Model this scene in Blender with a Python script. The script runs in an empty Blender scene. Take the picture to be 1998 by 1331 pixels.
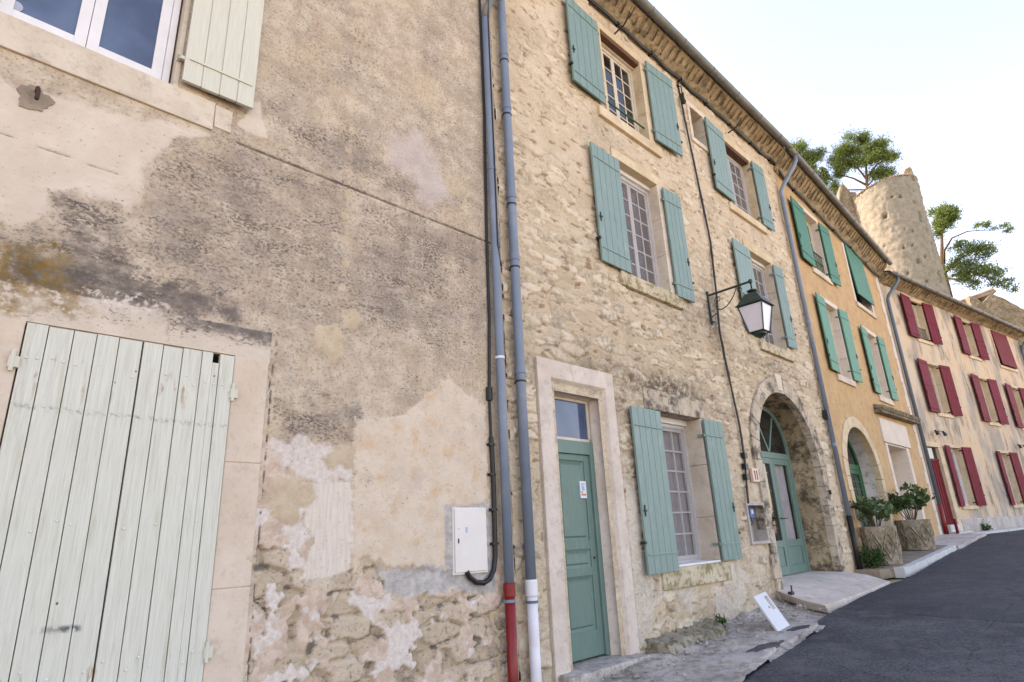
import bpy, math, random
import numpy as np
from mathutils import Vector, Matrix
random.seed(11)
rng = np.random.default_rng(5)
R = math.radians
scene = bpy.context.scene
COL = scene.collection

# ------------------------------------------------------------------ colours
def lin(v):
    v /= 255.0
    return v / 12.92 if v <= 0.04045 else ((v + 0.055) / 1.055) ** 2.4
def C(r, g, b, k=0.85):
    return (lin(r) * k, lin(g) * k, lin(b) * k, 1.0)

# ------------------------------------------------------------------ material helper
class G:
    def __init__(self, name, rough=0.85, spec=0.25):
        self.m = bpy.data.materials.new(name); self.m.use_nodes = True
        self.nt = self.m.node_tree
        self.b = self.nt.nodes['Principled BSDF']
        self.b.inputs['Roughness'].default_value = rough
        self.b.inputs['Specular IOR Level'].default_value = spec
        self._c = None
    def n(self, t, **kw):
        x = self.nt.nodes.new(t)
        for k, v in kw.items(): setattr(x, k, v)
        return x
    def put(self, sock, v):
        if isinstance(v, bpy.types.NodeSocket): self.nt.links.new(v, sock)
        else: sock.default_value = v
    def obj(self):
        if self._c is None: self._c = self.n('ShaderNodeTexCoord').outputs['Object']
        return self._c
    def mapped(self, scale=(1, 1, 1), loc=(0, 0, 0), rot=(0, 0, 0)):
        mp = self.n('ShaderNodeMapping'); self.put(mp.inputs['Vector'], self.obj())
        mp.inputs['Scale'].default_value = scale; mp.inputs['Location'].default_value = loc
        mp.inputs['Rotation'].default_value = rot
        return mp.outputs[0]
    def noise(self, scale, detail=4, rough=0.55, vec=None, dist=0.0):
        x = self.n('ShaderNodeTexNoise'); self.put(x.inputs['Vector'], vec or self.obj())
        x.inputs['Scale'].default_value = scale; x.inputs['Detail'].default_value = detail
        x.inputs['Roughness'].default_value = rough; x.inputs['Distortion'].default_value = dist
        return x.outputs['Fac']
    def vor(self, scale, vec=None, feature='F1', out='Distance', rnd=1.0):
        x = self.n('ShaderNodeTexVoronoi', feature=feature); self.put(x.inputs['Vector'], vec or self.obj())
        x.inputs['Scale'].default_value = scale; x.inputs['Randomness'].default_value = rnd
        return x.outputs[out]
    def ramp(self, f, lo, hi, a=0.0, b=1.0):
        x = self.n('ShaderNodeMapRange', interpolation_type='SMOOTHSTEP')
        self.put(x.inputs['Value'], f); self.put(x.inputs['From Min'], lo); self.put(x.inputs['From Max'], hi)
        x.inputs['To Min'].default_value = a; x.inputs['To Max'].default_value = b
        return x.outputs[0]
    def math(self, op, a, b=0.0, c=None):
        x = self.n('ShaderNodeMath', operation=op)
        self.put(x.inputs[0], a); self.put(x.inputs[1], b)
        if c is not None: self.put(x.inputs[2], c)
        return x.outputs[0]
    def mul(self, a, b): return self.math('MULTIPLY', a, b)
    def add(self, a, b): return self.math('ADD', a, b)
    def mix(self, f, a, b, blend='MIX'):
        x = self.n('ShaderNodeMix', data_type='RGBA', blend_type=blend)
        self.put(x.inputs[0], f); self.put(x.inputs[6], a); self.put(x.inputs[7], b)
        return x.outputs[2]
    def attr(self, name):
        x = self.n('ShaderNodeAttribute', attribute_name=name)
        s = self.n('ShaderNodeSeparateColor'); self.put(s.inputs[0], x.outputs['Color'])
        return s.outputs[0], s.outputs[1], s.outputs[2], x.outputs['Alpha']
    def xyz(self):
        s = self.n('ShaderNodeSeparateXYZ'); self.put(s.inputs[0], self.obj())
        return s.outputs[0], s.outputs[1], s.outputs[2]
    def color(self, v): self.put(self.b.inputs['Base Color'], v)
    def rough(self, v): self.put(self.b.inputs['Roughness'], v)
    def bump(self, h, strength=0.4, dist=0.01):
        x = self.n('ShaderNodeBump'); x.inputs['Strength'].default_value = strength
        x.inputs['Distance'].default_value = dist; self.put(x.inputs['Height'], h)
        self.put(self.b.inputs['Normal'], x.outputs[0])
M = {}

def simple(name, col, rough=0.6, spec=0.3, var=0.12, scale=8.0, bump=0.0, metallic=0.0, dirt=None):
    g = G(name, rough, spec)
    f = g.noise(scale, 5, 0.6)
    dark = tuple(c * (1 - var) for c in col[:3]) + (1,)
    lite = tuple(min(1, c * (1 + var)) for c in col[:3]) + (1,)
    c = g.mix(g.ramp(f, 0.3, 0.7), dark, lite)
    if dirt:
        c = g.mix(g.mul(g.ramp(g.noise(scale * 0.6, 7, 0.7, g.mapped(loc=(3, 5, 1))), 0.5, 0.72), dirt[1]), c, dirt[0])
    g.color(c)
    if bump: g.bump(g.noise(scale * 8, 4), bump, 0.004)
    g.b.inputs['Metallic'].default_value = metallic
    M[name] = g.m
    return g.m

# plaster of the near house: two colour attributes carry where each kind of wear lies
def plaster_material():
    g = G('old_plaster', 0.92, 0.15)
    grime, rubble, patch, rnd = g.attr('wear_one')
    lich, white, smooth, grey = g.attr('wear_two')
    pale, tan, pink, stain = g.attr('wear_three')
    big = g.noise(1.1, 6, 0.6); mid = g.noise(6, 6, 0.62); fine = g.noise(38, 5, 0.68); grit = g.noise(110, 3, 0.6)
    base = g.mix(g.ramp(mid, 0.35, 0.68), C(188, 168, 147), C(216, 199, 178))
    base = g.mix(g.mul(g.ramp(big, 0.45, 0.7), 0.7), base, C(206, 182, 152))
    base = g.mix(g.mul(g.ramp(fine, 0.5, 0.72), 0.4), base, C(214, 196, 176))
    base = g.mix(g.mul(g.ramp(fine, 0.48, 0.34), 0.7), base, C(140, 122, 106))
    # smooth band round the window
    sm = g.mix(g.ramp(g.noise(3.5, 6, 0.6), 0.35, 0.7), C(210, 194, 176), C(222, 206, 190))
    sm = g.mix(g.mul(g.ramp(g.noise(22, 6, 0.7), 0.58, 0.75), 0.35), sm, C(186, 164, 138))
    c = g.mix(smooth, base, sm)
    # pink under coat, newer peach coat, pale patches
    pk = g.mix(g.ramp(g.noise(9, 6, 0.65), 0.35, 0.65), C(196, 170, 150), C(222, 200, 182))
    pk = g.mix(g.mul(g.ramp(g.noise(14, 4, 0.6, g.mapped(loc=(4, 1, 2))), 0.58, 0.7), 0.6), pk, C(205, 160, 118))
    c = g.mix(pink, c, pk)
    pc = g.mix(g.ramp(g.noise(4.5, 5, 0.6), 0.35, 0.65), C(220, 199, 177), C(228, 210, 191))
    pc = g.mix(g.mul(g.ramp(g.noise(5.5, 4, 0.55, g.mapped(loc=(7, 0, 3))), 0.5, 0.68), 0.75), pc, C(218, 180, 144))
    pc = g.mix(g.mul(g.ramp(g.noise(26, 6, 0.72), 0.6, 0.74), 0.4), pc, C(186, 160, 134))
    pc = g.mix(g.mul(g.ramp(g.noise(3.4, 6, 0.65, g.mapped(loc=(2, 6, 9))), 0.54, 0.68), 0.5), pc, C(196, 182, 172))
    c = g.mix(g.mul(patch, 0.8), c, pc)
    c = g.mix(tan, c, g.mix(g.ramp(mid, 0.35, 0.65), C(194, 172, 144), C(210, 190, 164)))
    streak = g.noise(7, 4, 0.6, g.mapped((6, 6, 0.7)))
    c = g.mix(pale, c, g.mix(g.ramp(streak, 0.35, 0.65), C(214, 199, 184), C(226, 212, 198)))
    c = g.mix(white, c, g.mix(g.ramp(g.noise(24, 6, 0.7), 0.35, 0.65), C(208, 192, 180), C(226, 214, 205)))
    c = g.mix(grey, c, g.mix(g.ramp(g.noise(9, 6, 0.65), 0.35, 0.7), C(168, 162, 156), C(206, 200, 194)))
    # bare rubble low down
    st = g.mix(rnd, C(170, 150, 124), C(212, 194, 170))
    st = g.mix(g.ramp(g.noise(7, 7, 0.72), 0.42, 0.62), st, C(204, 182, 160))
    st = g.mix(g.mul(g.ramp(g.noise(20, 6, 0.75, g.mapped(loc=(2, 2, 9))), 0.52, 0.68), 0.8), st, C(104, 90, 74))
    c = g.mix(rubble, c, st)
    # dark lichen grains: thresholded noise, denser where the wear mask is stronger
    grains = g.noise(40, 6, 0.78, g.mapped((0.75, 1, 1.25)))
    th = g.math('MULTIPLY_ADD', grime, -0.235, 0.628)
    sp = g.ramp(g.math('SUBTRACT', grains, th), -0.04, 0.05)
    blot = g.ramp(g.noise(5.5, 7, 0.72, g.mapped((0.55, 1, 1.6))), 0.38, 0.6)
    sp = g.mul(sp, g.math('MULTIPLY_ADD', blot, 0.8, 0.2))
    c = g.mix(g.mul(sp, 0.92), c, C(74, 67, 64))
    haze_ = g.mul(g.mul(grime, 0.5), g.ramp(g.noise(9, 6, 0.7, g.mapped((0.6, 1, 1.4), (5, 5, 5))), 0.4, 0.62))
    c = g.mix(haze_, c, C(128, 117, 110))
    veil = g.mul(g.mul(g.ramp(grime, 0.05, 0.6), g.ramp(g.noise(2.6, 7, 0.65, g.mapped((0.5, 1, 1.5), (8, 2, 1))), 0.36, 0.64)), 0.55)
    c = g.mix(veil, c, C(146, 132, 122))
    film = g.mul(g.ramp(grime, 0.5, 0.95), g.ramp(g.noise(5.5, 7, 0.7), 0.34, 0.66))
    c = g.mix(g.mul(film, 0.8), c, C(92, 86, 84))
    ls = g.mul(lich, g.ramp(g.noise(16, 6, 0.7, g.mapped(loc=(1, 8, 0))), 0.38, 0.56))
    c = g.mix(g.mul(ls, 0.8), c, g.mix(g.ramp(mid, 0.35, 0.65), C(112, 88, 42), C(152, 118, 56)))
    c = g.mix(g.mul(stain, 0.6), c, C(196, 184, 186))
    # small pits
    pit = g.ramp(g.vor(17), 0.045, 0.02)
    c = g.mix(g.mul(pit, g.ramp(g.noise(3, 3), 0.5, 0.6)), c, C(92, 78, 66))
    g.color(c)
    h = g.add(g.mul(fine, 0.55), g.mul(grit, 0.35))
    h = g.add(h, g.mul(g.noise(14, 5, 0.6), 0.7))
    g.bump(g.mul(h, g.math('MULTIPLY_ADD', g.math('MAXIMUM', smooth, g.math('MAXIMUM', white, pale)), -0.65, 1.0)), 0.8, 0.012)
    M['old_plaster'] = g.m
plaster_material()

def rubble_material():
    g = G('rubble_masonry', 0.93, 0.12)
    stone, rnd, grime, white = g.attr('wear_one')
    rnd2 = g.attr('wear_two')[0]
    mid = g.noise(5, 6, 0.62); fine = g.noise(34, 5, 0.7)
    mo = g.mix(g.ramp(g.noise(1.6, 6, 0.65), 0.35, 0.68), C(206, 185, 158), C(224, 206, 182))
    mo = g.mix(g.mul(g.ramp(fine, 0.46, 0.68), 0.6), mo, C(178, 152, 126))
    lowz = g.ramp(g.xyz()[2], 7.2, 4.4)
    st = g.mix(rnd, C(192, 170, 142), C(230, 213, 190))
    st = g.mix(g.mul(g.mul(g.ramp(rnd2, 0.5, 0.8), g.math('MULTIPLY_ADD', lowz, 0.65, 0.2)), g.ramp(g.noise(9, 6, 0.7), 0.38, 0.62)), st, C(146, 136, 120))
    st = g.mix(g.mul(g.ramp(g.noise(15, 6, 0.72), 0.46, 0.68), 0.6), st, C(206, 186, 160))
    st = g.mix(g.mul(g.ramp(g.noise(24, 6, 0.75, g.mapped(loc=(3, 3, 3))), 0.56, 0.7), 0.55), st, C(128, 110, 88))
    c = g.mix(stone, mo, st)
    c = g.mix(g.mul(white, 0.9), c, g.mix(g.ramp(fine, 0.35, 0.65), C(206, 192, 172), C(226, 216, 202)))
    gm = g.mul(grime, g.ramp(g.noise(11, 7, 0.75), 0.36, 0.6))
    cv = g.attr('wear_two')[1]
    c = g.mix(g.mul(cv, 0.7), c, C(136, 104, 74))
    c = g.mix(g.mul(gm, 0.85), c, C(92, 84, 74))
    dots = g.ramp(g.vor(23, g.mapped((1, 1, 1.5))), 0.09, 0.04)
    c = g.mix(g.mul(dots, g.ramp(g.noise(2.4, 4), 0.48, 0.62)), c, C(112, 92, 62))
    strk = g.ramp(g.noise(13, 6, 0.75, g.mapped((0.5, 1, 2.2))), 0.54, 0.7)
    c = g.mix(g.mul(strk, 0.55), c, C(142, 118, 94))
    g.color(c)
    h = g.add(g.mul(fine, 0.7), g.mul(g.noise(80, 3, 0.6), 0.35))
    h = g.add(h, g.mul(g.noise(11, 6, 0.7, g.mapped((0.7, 1, 1.5))), 1.1))
    g.bump(h, 0.85, 0.015)
    M['rubble_masonry'] = g.m
rubble_material()

def stone_material(name, c0, c1, c2, stain, amt=0.4, moss=None, lo=0.52):
    g = G(name, 0.88, 0.18)
    c = g.mix(g.ramp(g.noise(2.2, 6, 0.62), 0.32, 0.68), c0, c1)
    c = g.mix(g.mul(g.ramp(g.noise(17, 6, 0.7), 0.5, 0.72), 0.6), c, c2)
    c = g.mix(g.mul(g.ramp(g.noise(3.2 if lo < .5 else 5, 8, 0.75, g.mapped(loc=(5, 2, 8))), lo, lo + .17), amt), c, stain)
    if moss:
        c = g.mix(g.mul(g.ramp(g.noise(9, 7, 0.72, g.mapped(loc=(1, 9, 4))), 0.46, 0.6), moss[1]), c, moss[0])
    g.color(c)
    g.bump(g.add(g.noise(40, 5, 0.7), g.noise(9, 5, 0.6)), 0.55, 0.006)
    M[name] = g.m
stone_material('dressed_stone', C(204, 188, 168), C(222, 208, 190), C(190, 172, 150), C(132, 122, 112), 0.45)
stone_material('door_stone', C(208, 192, 178), C(224, 210, 198), C(178, 160, 140), C(150, 136, 122), 0.4)
stone_material('warm_stone', C(204, 182, 150), C(224, 204, 174), C(184, 160, 128), C(150, 136, 112), 0.4)
stone_material('mossy_stone', C(196, 180, 154), C(214, 200, 176), C(170, 152, 122), C(120, 112, 98), 0.5, (C(122, 112, 58), 0.75))
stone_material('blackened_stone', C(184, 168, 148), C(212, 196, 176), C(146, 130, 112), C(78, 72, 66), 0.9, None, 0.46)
stone_material('cement_grey', C(176, 168, 162), C(202, 195, 189), C(142, 134, 126), C(104, 98, 92), 0.5)
stone_material('ochre_plaster', C(194, 157, 115), C(206, 171, 130), C(174, 140, 103), C(132, 114, 90), 0.5, None, 0.5)
stone_material('arch_plaster', C(184, 178, 172), C(206, 200, 194), C(150, 142, 136), C(104, 98, 94), 0.8, None, 0.48)
stone_material('shutter_jamb_stone', C(212, 192, 172), C(224, 206, 188), C(196, 174, 152), C(160, 146, 130), 0.35)
stone_material('arch_reveal_stone', C(150, 130, 104), C(186, 166, 136), C(116, 100, 78), C(56, 50, 41), 0.85, None, 0.43)  # stained stone, its colour also deepened for the dimness inside the arch
stone_material('pale_render', C(216, 202, 188), C(226, 213, 200), C(198, 182, 168), C(170, 160, 148), 0.25)
stone_material('soffit_mortar', C(158, 140, 114), C(180, 162, 134), C(128, 110, 86), C(82, 72, 58), 0.7, None, 0.46)
stone_material('soffit_tile', C(146, 122, 98), C(172, 150, 124), C(128, 88, 66), C(84, 72, 60), 0.7, None, 0.46)
stone_material('clay_tile', C(140, 122, 106), C(166, 148, 132), C(116, 92, 76), C(96, 86, 76), 0.6)
stone_material('tower_stone', C(132, 127, 112), C(152, 146, 130), C(100, 94, 82), C(76, 70, 60), 0.75)
stone_material('ruin_stone', C(128, 114, 96), C(158, 142, 120), C(102, 90, 74), C(70, 64, 50), 0.6, (C(70, 78, 44), 0.6))
stone_material('concrete', C(202, 190, 178), C(222, 210, 200), C(176, 162, 150), C(132, 120, 110), 0.5)
stone_material('planter_concrete', C(150, 138, 122), C(184, 172, 154), C(116, 102, 86), C(140, 104, 52), 0.75, (C(96, 88, 52), 0.5))
stone_material('apron_concrete', C(170, 162, 154), C(200, 192, 184), C(136, 126, 116), C(92, 86, 78), 0.55, (C(92, 88, 62), 0.4))

def house_wash(name, cols):
    g = G(name, 0.92, 0.15)
    c = g.mix(g.ramp(g.noise(0.9, 7, 0.62), 0.36, 0.64), cols[0], cols[1])
    c = g.mix(g.mul(g.ramp(g.noise(0.7, 6, 0.6, g.mapped((1.2, 1, 0.5), (4, 4, 4))), 0.47, 0.62), 0.85), c, cols[2])
    c = g.mix(g.mul(g.ramp(g.noise(1.7, 8, 0.72, g.mapped((1.6, 1, 0.55), (9, 1, 2))), 0.5, 0.66), 0.75), c, cols[3])
    c = g.mix(g.mul(g.ramp(g.noise(1.3, 6, 0.6, g.mapped(loc=(2, 7, 5))), 0.6, 0.68), 0.6), c, cols[4])
    c = g.mix(g.mul(g.ramp(g.noise(24, 6, 0.7), 0.5, 0.7), 0.35), c, cols[3])
    g.color(c)
    g.bump(g.add(g.noise(30, 5, 0.7), g.mul(g.noise(5, 5, 0.6), 1.5)), 0.5, 0.012)
    M[name] = g.m
house_wash('stained_limewash', [C(212, 194, 172), C(220, 190, 158), C(166, 156, 146), C(120, 109, 98), C(214, 172, 146)])
house_wash('grey_limewash', [C(176, 164, 148), C(190, 178, 160), C(150, 142, 132), C(120, 112, 100), C(196, 176, 148)])

def painted_wood(name, col, wear, wear_amt=0.35, rough=0.5, spec=0.3):
    g = G(name, rough, spec)
    grain = g.noise(9, 6, 0.65, g.mapped((9, 9, 0.5)))
    d = tuple(c * 0.86 for c in col[:3]) + (1,)
    c = g.mix(g.ramp(grain, 0.3, 0.7), d, col)
    c = g.mix(g.mul(g.ramp(g.noise(3, 8, 0.75, g.mapped((3, 3, 1.0), (2, 3, 4))), 0.52, 0.7), wear_amt), c, wear)
    c = g.mix(g.mul(g.ramp(g.noise(5, 8, 0.75, g.mapped((4, 4, 0.9), (6, 2, 8))), 0.53, 0.68), wear_amt * 1.1), c, tuple(v * .55 for v in col[:3]) + (1,))
    c = g.mix(g.mul(g.ramp(g.noise(26, 6, 0.8, g.mapped((2.5, 2.5, 1.0), (2, 8, 1))), 0.62, 0.7), wear_amt), c, (.42, .40, .35, 1))
    rnd = g.n('ShaderNodeObjectInfo').outputs['Random']
    c = g.mix(g.mul(rnd, 0.35), c, wear)
    g.color(c)
    g.rough(g.ramp(grain, 0.2, 0.8, rough - 0.08, rough + 0.15))
    g.bump(g.noise(14, 5, 0.7, g.mapped((10, 10, 0.7))), 0.25, 0.003)
    M[name] = g.m
painted_wood('sage_paint', C(118, 148, 142), C(158, 176, 170), 0.55)
painted_wood('door_sage_paint', C(100, 132, 122), C(132, 154, 146), 0.45)
painted_wood('green_paint', C(66, 138, 112), C(98, 158, 134), 0.35)
painted_wood('deep_green_paint', C(22, 92, 56), C(40, 110, 74), 0.3)
painted_wood('closed_green_paint', C(44, 122, 92), C(66, 136, 108), 0.25)
painted_wood('burgundy_paint', C(122, 10, 34), C(132, 44, 66), 0.4, 0.65, 0.18)
painted_wood('crimson_paint', C(118, 10, 24), C(128, 36, 46), 0.3, 0.65, 0.18)
painted_wood('brown_wood', C(96, 62, 42), C(120, 84, 60), 0.4)
painted_wood('cream_paint', C(218, 216, 200), C(204, 200, 182), 0.2)

def barn_paint():
    g = G('weathered_cream_green', 0.62, 0.3)
    grain = g.noise(10, 7, 0.7, g.mapped((10, 10, 0.35)))
    c = g.mix(g.ramp(grain, 0.3, 0.7), C(202, 201, 187), C(219, 219, 206))
    st = g.noise(4, 7, 0.7, g.mapped((7, 7, 0.5), (3, 1, 0)))
    c = g.mix(g.mul(g.ramp(st, 0.5, 0.72), 0.55), c, C(178, 172, 146))
    c = g.mix(g.mul(g.ramp(g.noise(30, 6, 0.8, g.mapped((8, 8, 0.3))), 0.6, 0.75), 0.5), c, C(160, 166, 156))
    kn = g.ramp(g.vor(7.5, g.mapped((1, 1, 0.8))), 0.07, 0.035)
    c = g.mix(g.mul(kn, g.ramp(g.noise(5, 3), 0.5, 0.6)), c, C(96, 84, 66))
    x, y, z = g.xyz()
    rz = g.add(g.mul(g.ramp(z, 2.55, 2.85), g.ramp(z, 2.95, 2.86)), g.mul(g.ramp(z, .75, 1.05), g.ramp(z, 1.14, 1.07)))
    rs = g.ramp(g.noise(6.5, 3, 0.6, g.mapped((2.4, 2.4, 0.6), (1, 7, 3))), 0.6, 0.7)
    c = g.mix(g.mul(g.mul(rz, rs), 0.75), c, C(160, 116, 70))
    # grey smear and faint weather line across the boards
    ln = g.mul(g.ramp(g.math('ABSOLUTE', g.math('SUBTRACT', z, g.math('MULTIPLY_ADD', x, -0.016, 2.595))), 0.03, 0.0), g.ramp(g.noise(40, 5, 0.7), 0.45, 0.65))
    c = g.mix(g.mul(ln, 0.7), c, C(128, 138, 140))
    sm = g.mul(g.ramp(g.math('ABSOLUTE', g.math('SUBTRACT', z, g.math('MULTIPLY_ADD', x, -0.05, 1.36))), 0.03, 0.004),
               g.mul(g.ramp(x, 0.6, 0.84), g.ramp(x, 0.9, 0.86)))
    c = g.mix(g.mul(sm, g.ramp(g.noise(30, 5), 0.3, 0.6)), c, C(84, 92, 92))
    g.color(c)
    g.bump(g.noise(14, 6, 0.75, g.mapped((10, 10, 0.4))), 0.35, 0.004)
    M['weathered_cream_green'] = g.m
barn_paint()

simple('zinc_pipe', C(116, 130, 146), 0.42, 0.4, 0.07, 3, 0.05, dirt=(C(160, 166, 172), 0.5))
simple('blue_grey_pipe', C(92, 108, 120), 0.5, 0.4, 0.1, 3)
simple('gutter_zinc', C(116, 115, 110), 0.5, 0.4, 0.2, 4, 0.05, dirt=(C(90, 84, 72), 0.6))
simple('red_pipe', C(136, 22, 20), 0.42, 0.45, 0.18, 6, dirt=(C(96, 26, 24), 0.6))
simple('white_pipe', C(226, 224, 228), 0.4, 0.4, 0.05, 5, dirt=(C(196, 188, 178), 0.4))
simple('black_rubber', C(26, 26, 28), 0.45, 0.4, 0.2, 12)
simple('dark_iron', C(40, 44, 44), 0.5, 0.4, 0.25, 14)
simple('rusty_iron', C(70, 48, 38), 0.7, 0.3, 0.3, 18)
simple('lantern_green', C(26, 52, 47), 0.35, 0.5, 0.2, 10)
simple('lantern_glass', C(222, 218, 226), 0.25, 0.5, 0.03, 6)
simple('box_white', C(226, 220, 214), 0.5, 0.35, 0.03, 4, dirt=(C(190, 180, 170), 0.35))
simple('white_frame', C(228, 226, 226), 0.45, 0.35, 0.04, 5)
simple('frame_worn', C(214, 202, 184), 0.6, 0.3, 0.08, 7, dirt=(C(176, 158, 132), 0.5))
simple('grey_frame', C(218, 214, 214), 0.6, 0.3, 0.06, 7)
simple('curtain_cloth', C(164, 160, 164), 0.9, 0.1, 0.08, 6)
simple('beige_blind', C(196, 182, 164), 0.85, 0.15, 0.08, 4)
simple('blue_cloth', C(52, 84, 150), 0.9, 0.1, 0.15, 6)
simple('paper_white', C(224, 228, 236), 0.7, 0.2, 0.03, 8)
simple('ink_blue', C(170, 182, 212), 0.7, 0.2, 0.1, 20)
simple('ink_orange', C(206, 140, 100), 0.7, 0.2, 0.1, 20)
simple('ink_red', C(126, 34, 36), 0.6, 0.3, 0.05, 20)
simple('plate_tile', C(222, 196, 180), 0.5, 0.35, 0.04, 9)
simple('panel_white', C(208, 211, 216), 0.45, 0.4, 0.03, 4, dirt=(C(186, 186, 180), 0.4))
simple('kerb_paint', C(206, 206, 204), 0.8, 0.2, 0.08, 6, 0.2, dirt=(C(150, 146, 140), 0.7))
simple('manhole_iron', C(62, 62, 66), 0.6, 0.35, 0.2, 20, 0.3)
simple('meter_blue', C(70, 110, 170), 0.4, 0.4, 0.1, 8)
simple('meter_grey', C(170, 176, 188), 0.5, 0.3, 0.05, 8)
stone_material('ledge_stone', C(140, 132, 116), C(172, 162, 144), C(108, 100, 84), C(70, 66, 56), 0.8, (C(74, 76, 46), 0.7))
stone_material('brown_pavement', C(142, 126, 110), C(168, 152, 134), C(114, 100, 86), C(84, 76, 66), 0.6)
simple('soil', C(62, 48, 36), 0.95, 0.1, 0.3, 30)
simple('bark', C(104, 84, 66), 0.95, 0.1, 0.3, 5, 0.4)
simple('twig', C(110, 92, 70), 0.9, 0.1, 0.2, 20)
simple('room_shade_paint', C(46, 42, 38), 0.9, 0.1, 0.2, 2)  # near-black colour standing in for the shade of unlit rooms

def glass(name, tint, refl, dark):
    g = G(name, 0.05, 0.5)
    f = g.noise(1.6, 4, 0.5)
    g.color(g.mix(g.ramp(f, .35, .65), dark, tint)); g.rough(0.04)
    g.b.inputs['IOR'].default_value = refl
    g.bump(g.noise(2.0, 2), 0.03, 0.01)
    M[name] = g.m
glass('sky_painted_glass', (0.095, 0.135, 0.215, 1), 1.5, (0.05, 0.075, 0.13, 1))  # blue of the reflected sky is put into the base colour
glass('shade_painted_glass', (0.022, 0.022, 0.022, 1), 1.5, (0.012, 0.012, 0.012, 1))  # opaque near-black pane stands in for the unlit room behind
glass('screened_glass', C(92, 86, 86, 0.8), 1.35, C(76, 72, 72, 0.8))
def clear_glass():
    g = G('clear_glass', 0.03, 0.5)
    out = g.nt.nodes['Material Output']
    tr = g.n('ShaderNodeBsdfTransparent'); gl = g.n('ShaderNodeBsdfGlossy'); gl.inputs['Roughness'].default_value = 0.03
    fr = g.n('ShaderNodeFresnel'); fr.inputs['IOR'].default_value = 1.5
    mx = g.n('ShaderNodeMixShader'); ge = g.n('ShaderNodeNewGeometry'); g.put(mx.inputs[0], g.mul(fr.outputs[0], g.math('SUBTRACT', 1.0, ge.outputs['Backfacing']))); g.put(mx.inputs[1], tr.outputs[0]); g.put(mx.inputs[2], gl.outputs[0])
    g.nt.links.new(mx.outputs[0], out.inputs[0])
    M['clear_glass'] = g.m
clear_glass()
def screen_mat():
    g = G('insect_mesh', 0.9, 0.1)
    out = g.nt.nodes['Material Output']
    g.color(g.mix(g.noise(6, 3), C(150, 142, 138), C(168, 160, 156)))
    tr = g.n('ShaderNodeBsdfTransparent')
    mx = g.n('ShaderNodeMixShader'); mx.inputs[0].default_value = 0.16
    g.put(mx.inputs[1], tr.outputs[0]); g.put(mx.inputs[2], g.b.outputs[0])
    g.nt.links.new(mx.outputs[0], out.inputs[0])
    M['insect_mesh'] = g.m
screen_mat()

def asphalt():
    g = G('asphalt', 0.8, 0.25)
    x, y, z = g.xyz()
    c = g.mix(g.ramp(g.noise(34, 6, 0.8), 0.36, 0.66), C(40, 42, 48), C(104, 105, 110))
    c = g.mix(g.mul(g.ramp(g.noise(0.8, 6, 0.6), 0.42, 0.62), 0.6), c, C(50, 50, 55))
    c = g.mix(g.mul(g.ramp(g.noise(75, 3, 0.7, g.mapped(loc=(4, 4, 4))), 0.56, 0.68), 0.6), c, C(136, 136, 140))
    c = g.mix(g.mul(g.ramp(g.noise(3.2, 7, 0.75), 0.46, 0.62), 0.5), c, C(112, 109, 110))
    # repair seam: the older road beyond it is a little darker
    seam = g.math('SUBTRACT', x, g.add(g.math('MULTIPLY_ADD', y, 0.24, 10.15), g.mul(g.noise(1.5, 4), 0.3)))
    c = g.mix(g.mul(g.ramp(seam, -0.01, 0.02), 0.35), c, C(52, 52, 58))
    c = g.mix(g.mul(g.ramp(g.math('ABSOLUTE', seam), 0.03, 0.006), 0.7), c, C(34, 34, 38))
    cr = g.vor(0.55, g.mapped((1, 1.3, 1)), 'DISTANCE_TO_EDGE')
    crk = g.mul(g.ramp(g.add(cr, g.mul(g.noise(9, 4), 0.012)), 0.013, 0.004), g.ramp(g.noise(0.9, 3), 0.46, 0.55))
    c = g.mix(g.mul(crk, 0.8), c, C(36, 36, 40))
    spill = g.mul(g.ramp(g.vor(1.6, g.mapped(loc=(3, 2, 0))), 0.09, 0.03), g.ramp(g.noise(20, 4), 0.4, 0.55))
    c = g.mix(g.mul(spill, 0.7), c, C(36, 36, 38))
    g.color(c)
    g.bump(g.add(g.noise(130, 3, 0.7), g.mul(g.noise(20, 4), 0.8)), 0.7, 0.006)
    M['asphalt'] = g.m
asphalt()
def ground_mat():
    g = G('pale_bounce_ground', 0.95, 0.1)
    c = g.mix(g.ramp(g.noise(0.4, 8, 0.65), 0.35, 0.65), C(222, 208, 184, .8), C(190, 178, 140, .8))  # pale tone so the sunlit ground bounces warm light onto the fronts
    c = g.mix(g.ramp(g.noise(6, 6, 0.7), 0.45, 0.7), c, C(206, 190, 160, .8))
    g.color(c); g.bump(g.noise(10, 6), 0.5, 0.05); M['pale_bounce_ground'] = g.m
    g = G('scrub_hill', 0.95, 0.1)
    c = g.mix(g.ramp(g.noise(0.5, 8, 0.65), 0.4, 0.6), C(110, 110, 66, .6), C(176, 156, 120, .8))
    g.color(c); g.bump(g.noise(3, 6), 0.6, 0.2); M['scrub_hill'] = g.m
ground_mat()
def leafm(name, cols, trans=0.0):
    g = G(name, 0.6, 0.25)
    r = g.attr('leaf_tone')[0]
    c = g.mix(r, cols[0], cols[1])
    g.color(c)
    if trans:
        out = g.nt.nodes['Material Output']
        t = g.n('ShaderNodeBsdfTranslucent'); g.put(t.inputs[0], g.mix(r, cols[0], cols[1]))
        mx = g.n('ShaderNodeMixShader'); mx.inputs[0].default_value = trans
        g.put(mx.inputs[1], g.b.outputs[0]); g.put(mx.inputs[2], t.outputs[0])
        g.nt.links.new(mx.outputs[0], out.inputs[0])
    M[name] = g.m
leafm('pine_needles', [(0.04, 0.085, 0.03, 1), (0.23, 0.30, 0.08, 1)], 0.4)
leafm('shrub_leaf', [(0.025, 0.06, 0.02, 1), (0.11, 0.17, 0.06, 1)], 0.2)
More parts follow.
